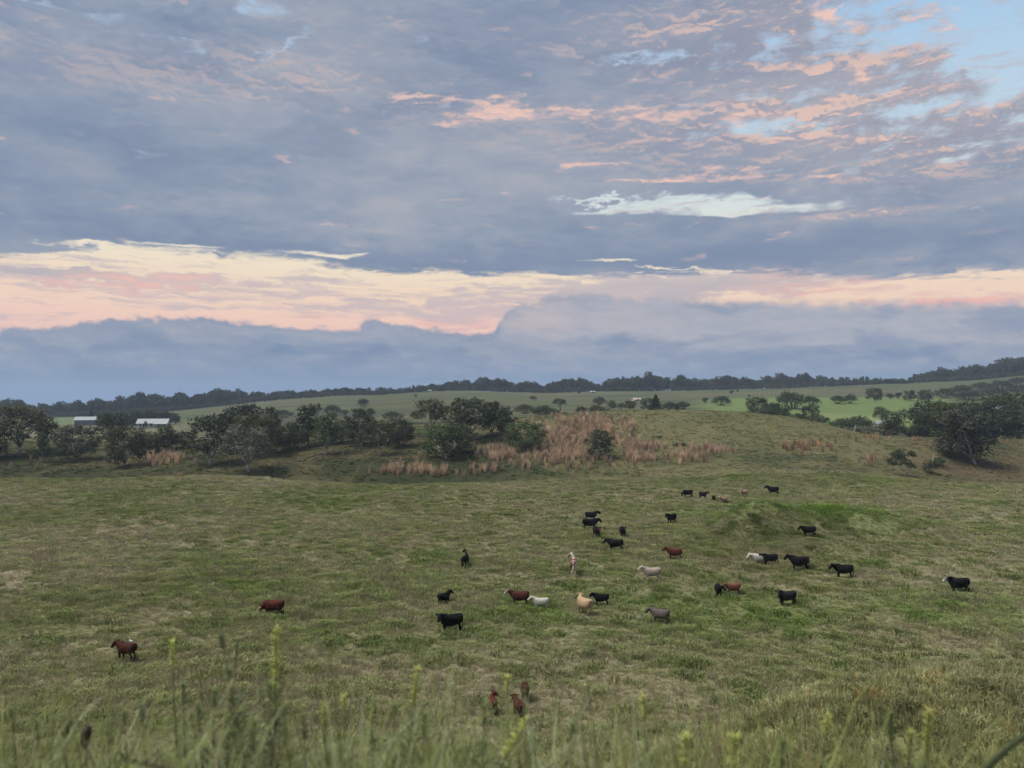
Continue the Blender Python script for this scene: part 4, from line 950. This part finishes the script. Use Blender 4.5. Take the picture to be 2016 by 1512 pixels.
def cow(u, v, deg, pose, ct, s, label, name='cow', cat='cow', Y=None):
    x, y, z = hit(u, v) if Y is None else at_depth(u, Y)
    o = bpy.data.objects.new(name, COWS[pose]); o.location = (x, y, z - .04); o.rotation_euler = (0, 0, R(deg)); o.scale = (s * .92, s, s * 1.02); link(o)
    if not o.data.materials: o.data.materials.append(COAT[ct])
    o.material_slots[0].link = 'OBJECT'; o.material_slots[0].material = COAT[ct]
    tag(o, label, cat, 'cattle and calves grazing the field'); return o
C_ = [
 (1353, 979, 183, 'graze', 'black', 1.0, 'black cow grazing, left of the farthest row of cattle'), (1383, 981, -50, 'look', 'black', .85, 'black cow turned half towards us in the farthest row'),
 (1404, 986, -95, 'stand', 'black', .68, 'small black calf seen end on in the farthest row'), (1423, 990, 205, 'stand', 'rust_pale', .72, 'small rusty brown calf in the farthest row'),
 (1464, 977, 215, 'stand', 'tan', .80, 'pale tan cow in the farthest row, left of the last black one'), (1521, 974, 174, 'bull', 'black', 1.12, 'large black cow at the right end of the farthest row'),
 (1163, 1025, 5, 'stand', 'black', .95, 'black cow facing right, farther of two standing close together'), (1161, 1043, 2, 'level', 'black', 1.12, 'black cow facing right, nearer of two standing close together'),
 (1174, 1057, -78, 'stand', 'black_red_head', .95, 'black cow with a reddish head facing us beside the pair'), (1225, 1057, -88, 'stand', 'black', .95, 'black cow facing us alone, right of the close group'),
 (1211, 1084, 172, 'walk', 'black', 1.0, 'black cow walking left with lowered head below the close group'), (1321, 1030, 222, 'stand', 'black', .98, 'black cow standing alone above the red one, left of the mound'),
 (1327, 1101, 172, 'stand', 'red', .92, 'red cow facing left below the mound'), (1590, 1056, 178, 'level', 'black', .92, 'black cow standing up on the green mound'),
 (1492, 1112, 182, 'level', 'white', .92, 'white cow half hidden behind a black one'), (1513, 1113, 176, 'level', 'black', .92, 'black cow standing in front of the white cow'),
 (1571, 1122, 172, 'bull', 'black', 1.08, 'big black cow facing left right of the white cow'), (1658, 1137, 170, 'level', 'black', 1.0, 'black cow facing left, right of the big black cow'),
 (1883, 1166, 178, 'bull', 'black_white_face', 1.02, 'black cow with a white face at the far right'), (1412, 1173, 262, 'look', 'black', .78, 'small black calf facing us beside a brown calf'),
 (1441, 1168, 184, 'level', 'rust', .75, 'rusty brown calf right of the small black calf'), (1546, 1190, 186, 'look', 'charcoal', .92, 'charcoal cow looking at us, alone below the mound'),
 (1282, 1142, 180, 'stand', 'bone', .95, 'bone white cow facing left in the middle of the field'), (875, 1188, 48, 'stand', 'black', .75, 'small black cow facing away to the right'),
 (1023, 1190, 176, 'stand', 'red_white_face', .90, 'red cow with a white face beside a white calf'), (1064, 1198, 178, 'stand', 'white', .74, 'white calf behind the red cow with a white face'),
 (1150, 1207, 124, 'lookr', 'cream', .98, 'shaggy cream cow seen from behind'), (1183, 1190, 180, 'flick', 'black', .74, 'black calf swishing its tail beside the cream cow'),
 (1298, 1225, 152, 'level', 'grey', .84, 'grey brown cow with a dark head facing away left'), (889, 1242, 196, 'look', 'black', 1.02, 'black cow looking at us, nearest of the black cattle'),
 (541, 1211, 172, 'graze', 'red_white_face', .98, 'red cow with a white face grazing at the left'), (254, 1296, 160, 'level', 'dark_red', .86, 'dark red cow alone at the far left'),
 (969, 1400, 100, 'lookr', 'red', .66, 'brown calf in the near weeds, left of two'), (1022, 1406, 112, 'stand', 'dark_red', .66, 'dark red calf in the near weeds, right of two'),
 (1033, 1372, -88, 'stand', 'dark_red', .62, 'dark red calf with only head and ears showing above the weeds')]
for (u, v, dg_, p, ct, s, lab) in C_:
    kid = 'calf' in lab; cow(u, v, dg_, p, ct, s, lab, 'calf' if kid else 'cow', 'calf' if kid else 'cow')
def horse(u, v, deg, ct, hair, yaw, label, s=1.0):
    me, mn, tl = horse_mesh('horse', yaw); me.materials.append(COAT[ct])
    x, y, z = hit(u, v); o = empty('horse', (x, y, z - .04), R(deg), s); link(bpy.data.objects.new('body', me), o)
    for nm, q, hm in (('mane', mn, hair[0]), ('tail', tl, hair[1])): q.materials.append(hm); link(bpy.data.objects.new(nm, q), o)
    return tag(o, label, 'horse')
HB = coat('hair_black', (.012, .012, .013)); HW = coat('hair_white', (.60, .56, .50)); HR = coat('hair_brown', (.16, .06, .04))
t_ = COAT['horse_paint'].node_tree
horse(917, 1118, 78, 'horse_black', (HB, HB), 1.25, 'black horse with a white muzzle seen from behind, looking left', .98)
horse(1129, 1130, 82, 'horse_paint', (HW, HW), 1.05, 'brown and white horse with white legs seen from behind', 1.04)
# a white bird on the dark red cow's back
def egret():
    x, y, z = hit(254, 1296); o = empty('egret', (x + .25, y + .05, z + 1.12), R(170), .8); o.location.z = z - .04 + 1.30 * .86 - .02
    m, t, b_ = material('white_feathers', .7, .2); n = noise(t, objpos(t), 12., 2, .5); t.links.new(mixc(t, n, (.60, .58, .54, 1), (.78, .77, .74, 1)).k, b_.inputs['Base Color'])
    m2, t, b2 = material('bird_bill', .5, .3); b2.inputs['Base Color'].default_value = (.45, .25, .05, 1)
    MB().tube([(-.22, 0, .16), (-.14, 0, .18), (0, 0, .21), (.10, 0, .24), (.13, 0, .31), (.10, 0, .38), (.12, 0, .44), (.16, 0, .46), (.19, 0, .455)], [.01, .045, .075, .055, .028, .022, .026, .030, .012], 8).build('body', m, o, True)
    MB().tube([(.18, 0, .457), (.27, 0, .445)], [.010, .003], 5).build('bill', m2, o)
    for s in (-1, 1): MB().tube([(0, s * .03, .16), (.01, s * .03, .08), (0, s * .03, 0)], [.008, .006, .008], 5).build('leg', m2, o)
    tag(o, "small white bird on the back of the dark red cow", 'bird')
egret()

# ------------------------------------------------------------------ buildings
def flat_mat(name, c, rough=.7, wear=.25, sc_=1.5):
    m, t, b_ = material(name, rough, .3); n = noise(t, objpos(t), sc_, 4, .6)
    t.links.new(mixc(t, (n - .5) * 2 * 1.2 + .5, tuple(x * (1 - wear) for x in c) + (1,), c + (1,)).k, b_.inputs['Base Color']); return m
WALLW, WALLG, ROOF, DARK, CREAM = flat_mat('white_boards', (.42, .43, .42)), flat_mat('grey_metal_wall', (.16, .19, .19)), flat_mat('pale_metal_roof', (.33, .36, .37), .6), flat_mat('window_dark', (.03, .035, .04), .15), flat_mat('cream_wall', (.50, .44, .33))
def gable(parent, L, W, hw, hr, wm, rm, ov=.4, ridge_x=True):
    """walls with gables, and a two-plane metal roof of separate sheets"""
    w = MB(); a, c = L / 2, W / 2
    w.poly([(-a, -c, 0), (a, -c, 0), (a, c, 0), (-a, c, 0), (-a, -c, hw), (a, -c, hw), (a, c, hw), (-a, c, hw), (-a, 0, hr), (a, 0, hr)],
           [(0, 1, 5, 4), (2, 3, 7, 6), (1, 2, 6, 9, 5), (3, 0, 4, 8, 7)]); w.build('wall', wm, parent)
    dz = (hr - hw) / c; e = ov
    for s in (-1, 1):
        z0, z1 = hw - dz * e + .06, hr + .06; y0 = s * (c + e); A = a + e
        r = MB(); r.poly([(-A, y0, z0), (A, y0, z0), (A, 0, z1), (-A, 0, z1), (-A, y0, z0 + .12), (A, y0, z0 + .12), (A, 0, z1 + .12), (-A, 0, z1 + .12)],
               [(0, 3, 2, 1), (4, 5, 6, 7), (0, 1, 5, 4), (1, 2, 6, 5), (2, 3, 7, 6), (3, 0, 4, 7)] if s < 0 else [(0, 1, 2, 3), (4, 7, 6, 5), (0, 4, 5, 1), (1, 5, 6, 2), (2, 6, 7, 3), (3, 7, 4, 0)])
        n = int(2 * A / 1.2)
        for i in range(1, n):
            x = -A + 2 * A * i / n; r.poly([(x - .04, y0, z0 + .12), (x + .04, y0, z0 + .12), (x + .04, 0, z1 + .12), (x - .04, 0, z1 + .12), (x, y0, z0 + .18), (x, 0, z1 + .18)], [(0, 4, 5, 3), (4, 1, 2, 5)])
        r.build('roof', rm, parent)
def win(parent, x, y, z, w, h):
    f = MB().box(x - w / 2 - .08, x + w / 2 + .08, y - .05, y + .04, z - h / 2 - .08, z + h / 2 + .08).build('window', WALLW, parent); MB().box(x - w / 2, x + w / 2, y - .06, y - .052, z - h / 2, z + h / 2).build('pane', DARK, f)
def shed():
    x, y, z = hit(175, 837, 300); k = y / F
    o = empty('metal_shed', (x, y, z - .3), R(18)); L = 44 * k; gable(o, L, L * .62, 4.2, 6.4, WALLG, ROOF, .5)
    MB().box(L / 2 + .003, L / 2 + .06, -2, 2, .1, 3.2).build('door', flat_mat('shed_door', (.24, .27, .28)), o)
    for s in (-1, 1): MB().box(s * L * .25 - .9, s * L * .25 + .9, -L * .31 - .05, -L * .31 - .003, 2.4, 3.2).build('vent', flat_mat('shed_vent', (.22, .25, .26)), o)
    tag(o, 'grey metal shed with a pale gable roof at the left', 'shed')
def house():
    x, y, z = hit(303, 841, 300); k = y / F; L = 54 * k
    o = empty('white_house', (x, y, z - .3), R(14)); W = 11; gable(o, L, W, 3.0, 5.6, WALLW, ROOF, .6)
    for xx in (-L * .38, -L * .2, -L * .02): win(o, xx, -W / 2, 1.8, 1.1, 1.3)
    MB().box(-L * .30, -L * .30 + 1, -W / 2 - .05, -W / 2 - .003, .35, 2.5).build('door', DARK, o)
    # porch on the right half
    p = MB(); x0, x1 = L * .08, L * .52; p.poly([(x0, -W / 2 - 3.2, 2.5), (x1, -W / 2 - 3.2, 2.5), (x1, -W / 2 - .02, 3.05), (x0, -W / 2 - .02, 3.05), (x0, -W / 2 - 3.2, 2.62), (x1, -W / 2 - 3.2, 2.62), (x1, -W / 2 - .02, 3.17), (x0, -W / 2 - .02, 3.17)],
           [(0, 3, 2, 1), (4, 5, 6, 7), (0, 1, 5, 4), (1, 2, 6, 5), (2, 3, 7, 6), (3, 0, 4, 7)]); pr = p.build('porch_roof', ROOF, o)
    for i in range(5):
        xx = x0 + .2 + (x1 - x0 - .4) * i / 4; MB().box(xx - .09, xx + .09, -W / 2 - 3.1, -W / 2 - 2.92, .2, 2.52).build('porch_post', WALLW, o)
    MB().box(x0, x1, -W / 2 - 3.08, -W / 2 - 3.0, 1.0, 1.12).build('porch_rail', WALLW, o); MB().box(x0, x1, -W / 2 - 3.2, -W / 2 - .003, .05, .35).build('porch_floor', WALLG, o)
    for i in range(3): xx = x0 + 2 + i * 3; MB().box(xx, xx + 1.6, -W / 2 - .06, -W / 2 - .003, .6, 2.4).build('window', DARK, o)
    tag(o, 'white house with a pale metal roof and a porch', 'house')
def small_house(name, u, v, w_px, wm, rm, rz, label, hh=2.6, y0=300, Y=None):
    x, y, z = hit(u, v, y0) if Y is None else at_depth(u, Y); L = w_px / F * y; o = empty(name, (x, y, z - .3), rz); gable(o, L, L * .7, hh, hh * 1.75, wm, rm, .3)
    win(o, -L * .2, -L * .35, hh * .6, .9, .9); win(o, L * .2, -L * .35, hh * .6, .9, .9); MB().box(-.5, .5, -L * .35 - .05, -L * .35 - .003, .1, 2.2).build('door', DARK, o)
    tag(o, label, 'building')
shed(); house()
small_house('small_house', 1253, 789, 18, CREAM, CREAM, .5, 'small building with a pale cream roof on the middle field', 1.3, 400)
small_house('cream_building', 1735, 832, 26, CREAM, ROOF, .12, 'cream walled building left of the dark trees', 3.0, Y=312)
small_house('small_house', 1972, 780, 22, WALLW, ROOF, .3, 'pale roofed building above the dark trees at the right', 2.6, Y=420)
small_house('small_house', 1166, 774, 11, WALLG, ROOF, .4, 'tiny pale house at the foot of the far woodland', 1.3, Y=850)
small_house('small_house', 846, 775, 6, WALLG, ROOF, .1, 'tiny white hut at the foot of the far pines', 1.2, Y=880)
# weathered posts
WOOD = flat_mat('weathered_wood', (.42, .39, .35), .9, .4, 6.)
for (u, v, h, Y, lab, tl) in [(1833, 912, 2.4, 184, 'pale leaning snag above the dark shrub on the right slope', .2), (1681, 846, 2.2, 246, 'pale leaning snag left of the sage green bush', .25), (1716, 757, 3.0, 780, 'white post on the far upper field', 0.)]:
    x, y, z = at_depth(u, Y); o = MB().tube([(0, 0, -.2), (.02, 0, h * .5), (.0, .01, h)], [.16, .13, .08], 7).build('snag', WOOD); o.location = (x, y, z); o.rotation_euler = (0, tl, 0); tag(o, lab, 'post')

# ------------------------------------------------------------------ weeds in the foreground
def plant_mat(name, c0, c1, trans=.3):
    m, t, b_ = material(name, .6, .3); n = noise(t, objpos(t), 9., 3, .6); oi = X(t, t.nodes.new('ShaderNodeObjectInfo').outputs['Random'])
    c = mixc(t, (n - .5) * 2 + (oi - .5) * .6 + .5, (*c0, 1), (*c1, 1)); t.links.new(c.k, b_.inputs['Base Color'])
    tr = t.nodes.new('ShaderNodeBsdfTranslucent'); t.links.new(c.k, tr.inputs[0]); mx = t.nodes.new('ShaderNodeMixShader'); mx.inputs[0].default_value = trans
    t.links.new(b_.outputs[0], mx.inputs[1]); t.links.new(tr.outputs[0], mx.inputs[2]); t.links.new(mx.outputs[0], t.nodes['Material Output'].inputs[0]); return m
WD, WG, WY, WB, WS = plant_mat('weed_dark', (.026, .042, .016), (.055, .078, .028)), plant_mat('weed_green', (.11, .15, .05), (.19, .24, .08)), plant_mat('weed_tip', (.32, .37, .08), (.50, .54, .15)), plant_mat('weed_seed', (.05, .035, .025), (.10, .07, .045)), plant_mat('weed_stem', (.09, .10, .045), (.15, .15, .07))
def weed_parts(seed, h, lean, tip):
    """stem, leaves along it, and a flowering spire: meshes in the plant's own space"""
    r = np.random.default_rng(seed); L = Vector(lean); ax = lambda t: Vector((L.x * t * t, L.y * t * t, h * t))
    st = MB().tube([ax(t) for t in (0, .25, .5, .75, 1)], [.009, .008, .007, .005, .002], 6).mesh('stem', WS, True)
    def leaves(t0, t1, n, ln, w, up):
        V, Q = [], []
        for k in range(n):
            t = t0 + (t1 - t0) * (k + r.random()) / n; p = ax(t); a = k * 2.399 + r.uniform(-.4, .4); l = ln * r.uniform(.7, 1.25)
            d = Vector((math.cos(a), math.sin(a), up * r.uniform(.6, 1.3))).normalized(); s = d.cross(Vector((0, 0, 1))).normalized() * w; i = len(V)
            V += [p - s * .3, p + s * .3, p + d * l * .5 + s, p + d * l * .5 - s, p + d * l + Vector((0, 0, -l * .22)) + s * .1, p + d * l + Vector((0, 0, -l * .22)) - s * .1]
            Q += [(i, i + 1, i + 2, i + 3), (i + 3, i + 2, i + 4, i + 5)]
        return V, Q
    lv = mesh_np('leaves', *leaves(.12, .86, int(110 * h), .10, .007, .55)); sp = mesh_np('flower_spire', *leaves(1 - tip / h, 1.0, int(tip * 420), .034, .005, .9))
    return st, lv, sp
def weed(u_t, v_t, u_b, Y, tip, lm, tm, label, seed):
    xt, zt = (u_t - U0) / F * Y, (V0 - v_t) / F * Y; xb = (u_b - U0) / F * Y; z = h1(xb, Y); h = max(zt - z, .35)
    k = max(0.3, (1512 - v_t) / F * Y) / h; lean = (xt - xb) / max(1 - (1 - min(k, 1)) ** 2, .3)
    st, lv, sp = weed_parts(seed, h, (lean, .0, 0), tip); lv.materials.append(lm); sp.materials.append(tm)
    o = empty('tall_weed', (xt - lean, Y, z - .02))
    for n_, m_ in (('stem', st), ('leaves', lv), ('flower_spire', sp)): link(bpy.data.objects.new(n_, m_), o)
    tag(o, label, 'weed', 'tall weeds on the near bank')
W_ = [(438, 1240, 492, 3.2, .06, WD, WD, 'tallest dark leaning weed left of centre'), (547, 1226, 545, 3.2, .26, WD, WY, 'tall weed with a long bright yellow green spire'), (343, 1252, 356, 3.9, .13, WG, WY, 'weed with a short yellow tip at the left'),
      (471, 1248, 452, 4.2, .16, WG, WG, 'faint green weed between the two tallest weeds'), (283, 1368, 300, 3.0, .08, WD, WG, 'short dark weed at the left of the weed clump'), (366, 1332, 372, 3.6, .10, WG, WG, 'green weed left of the tallest dark one'),
      (428, 1345, 424, 3.0, .08, WD, WG, 'dark weed close left of the tallest one'), (824, 1303, 802, 3.4, .16, WD, WY, 'weed with a yellow tip leaning right, at centre left'), (679, 1356, 684, 3.8, .08, WG, WY, 'weed with a small yellow tip left of centre'),
      (998, 1320, 1004, 4.0, .09, WG, WY, 'weed with a pale yellow tip beside the calves'), (1040, 1398, 945, 2.8, .14, WD, WY, 'weed bent strongly to the right below the calves'), (955, 1372, 948, 2.7, .08, WD, WG, 'dark upright weed below the brown calf'),
      (838, 1390, 832, 2.8, .08, WD, WG, 'dark weed right of the yellow tipped one at centre left'), (1264, 1356, 1276, 3.8, .12, WG, WY, 'weed with a pale yellow tip right of centre'), (1130, 1402, 1100, 3.0, .08, WD, WG, 'green weed right of the bent one'),
      (1347, 1430, 1344, 2.8, .12, WG, WY, 'pale spired weed at the lower right of centre'), (1442, 1432, 1436, 2.6, .18, WG, WY, 'short weed with a broad yellow green spire, lower right'), (1626, 1394, 1604, 3.6, .09, WG, WY, 'weed with a yellow tip leaning right on the right bank'),
      (1744, 1384, 1752, 3.0, .14, WD, WG, 'tall dark weed on the right bank'), (1788, 1424, 1770, 3.0, .10, WG, WY, 'weed between two taller ones on the right bank'), (1822, 1384, 1812, 3.0, .20, WG, WY, 'tall pale spired weed on the right bank'),
      (1538, 1440, 1520, 2.7, .10, WG, WG, 'short green weed left of the right bank'), (80, 1405, 92, 3.0, .08, WG, WG, 'green weed at the lower left corner'), (215, 1400, 232, 3.2, .1, WG, WG, 'slim green weed right of the lower left corner'),
      (600, 1390, 610, 2.9, .1, WG, WG, 'green weed right of the long yellow spire'), (505, 1400, 500, 2.8, .06, WD, WG, 'short dark weed below the tallest one'), (735, 1420, 742, 2.7, .08, WG, WG, 'short green weed at lower centre left'),
      (452, 1300, 478, 3.3, .06, WD, WG, 'dark leafy weed close right of the tallest leaning one'), (535, 1330, 540, 2.9, .06, WD, WG, 'dark leafy weed just below the long yellow spire'), (395, 1372, 408, 2.9, .07, WG, WG, 'mid green weed right of the short yellow tip'), (250, 1385, 262, 3.1, .06, WD, WG, 'dark thin weed left of the weed clump'), (642, 1375, 650, 3.0, .09, WG, WY, 'slim weed with a yellow tip right of the weed clump'), (30, 1380, 48, 2.9, .06, WG, WG, 'green weed at the left edge of the photo'), (780, 1372, 772, 3.0, .06, WD, WG, 'dark weed left of the yellow tipped weed at centre left')]
for i, a in enumerate(W_): weed(*a, 500 + i)
# dark seed heads at the lower left
for i, (u, v) in enumerate([(136, 1420), (176, 1440)]):
    Y = 3.0; x, zt = (u - U0) / F * Y, (V0 - v) / F * Y; z = h1(x, Y); h = zt - z
    o = empty('seed_head_stalk', (x, Y, z)); MB().tube([(0, 0, 0), (.02, 0, h * .5), (0, 0, h)], [.006, .005, .004], 5).build('stem', WS, o, True)
    MB().tube([(0, 0, h - .05), (0, 0, h - .03), (.004, 0, h), (.006, 0, h + .025), (.006, 0, h + .04)], [.006, .018, .021, .014, .003], 7).build('seed_head', WB, o, True)
    tag(o, ('left' if i == 0 else 'right') + ' of two dark seed heads on thin stalks at the lower left', 'weed')
# arching dark stems
def arch(name, pts, Y, r0, mat, label):
    P = [((u - U0) / F * y, y, (V0 - v) / F * y) for (u, v, y) in pts]
    g = P[0]; P = [(g[0] - .15, g[1], h1(g[0] - .15, g[1]))] + P
    MBx = MB(); 
    P2 = [Vector(p) for p in P]; Q = []
    for i in range(len(P2) - 1):
        for t in (0, .33, .66): Q.append(P2[i].lerp(P2[i + 1], t))
    Q.append(P2[-1]); o = MBx.tube(Q, [r0 * (1 - .5 * i / len(Q)) for i in range(len(Q))], 7).build(name, mat, None, True); tag(o, label, 'stem')
arch('arching_stem', [(1900, 1545, 2.0), (1945, 1492, 2.0), (1985, 1458, 2.0), (2030, 1428, 2.0), (2090, 1405, 2.0)], 2.0, .010, WD, 'thick dark stem arching into the lower right corner')
arch('arching_stem', [(400, 1535, 2.4), (340, 1507, 2.4), (290, 1494, 2.4), (250, 1488, 2.4)], 2.4, .006, WB, 'thin dark twig along the bottom left')
def near_grass():
    m_ = BLADE
    def clump(seed, n, rad, hgt, w, droop):
        r = np.random.default_rng(seed); V, Q = [], []
        for k in range(n):
            a = r.uniform(0, 6.283); d = rad * math.sqrt(r.random()); b0 = Vector((math.cos(a) * d, math.sin(a) * d, -.02)); la = a + r.normal(0, .8); h = hgt * r.uniform(.5, 1.1)
            o = Vector((math.cos(la), math.sin(la), 0)); s = Vector((-o.y, o.x, 0)) * w; dr = droop * r.uniform(.4, 1.2); i = len(V)
            for t in (0, .3, .6, .85, 1.0):
                p = b0 + o * (h * dr * t * t) + Vector((0, 0, h * (t - .45 * dr * t ** 3))); ww = s * (1 - t) ** .6 if t < 1 else s * .03
                V += [tuple(p - ww), tuple(p + ww)]
            Q += [(i + 2 * q, i + 2 * q + 1, i + 2 * q + 3, i + 2 * q + 2) for q in range(4)]
        return mesh_np('clump', V, Q, BLADE)
    P = [clump(700 + i, 22, .12, .75, .0032, .9) for i in range(3)] + [clump(710 + i, 14, .07, .80, .0030, .65) for i in range(2)]
    n = 2300; Y = 1.9 + 5.2 * rng.random(n) ** 1.2; x = (rng.random(n) * 2 - 1) * (.72 * Y + .5); u = U0 + F * x / Y
    dens = np.interp(u, [-200, 0, 250, 600, 1000, 1400, 1800, 2300], [1, 1, .8, .95, .75, .45, .3, .25]); top = np.interp(u, [0, 150, 300, 600, 900, 1300, 1700, 2016], [1400, 1425, 1445, 1400, 1395, 1430, 1455, 1470])
    keep = rng.random(n) < dens; x, Y, u, top = x[keep], Y[keep], u[keep], top[keep]; n = len(x); z = H(x, Y)
    zt = (V0 - (top + rng.normal(22, 38, n))) / F * Y; hs = np.clip((zt - z) / .60, .35, 2.1)
    c = np.array([.165, .190, .062]) * rng.uniform(.4, 1.5, n)[:, None]; pale = rng.random(n) < .14; c[pale] = np.array([.28, .32, .19]) * rng.uniform(.8, 1.2, pale.sum())[:, None]; dry = rng.random(n) < .10; c[dry] = np.array([.22, .17, .10])
    scatter('near_grass', np.stack([x, Y, z], 1), rng.random(n) * 6.28, np.stack([np.clip(hs, .8, 1.6)] * 2 + [hs], 1), c, rng.integers(0, 5, n), P, 'long pale and green grass blades along the bottom of the photo', 'grass')
near_grass()

# ------------------------------------------------------------------ haze
def haze():
    o = MB().box(-2750, 2750, -60, 3150, -60, 66).build('haze', None); m = bpy.data.materials.new('haze_air'); m.use_nodes = True; t = m.node_tree; t.nodes.clear()
    v = t.nodes.new('ShaderNodeVolumePrincipled'); v.inputs['Color'].default_value = (.62, .76, 1.0, 1); v.inputs['Density'].default_value = .00015; v.inputs['Anisotropy'].default_value = 0.0
    out = t.nodes.new('ShaderNodeOutputMaterial'); t.links.new(v.outputs[0], out.inputs['Volume']); o.data.materials.append(m); tag(o, 'thin blue evening haze over the land', 'haze', kind='stuff')
haze()
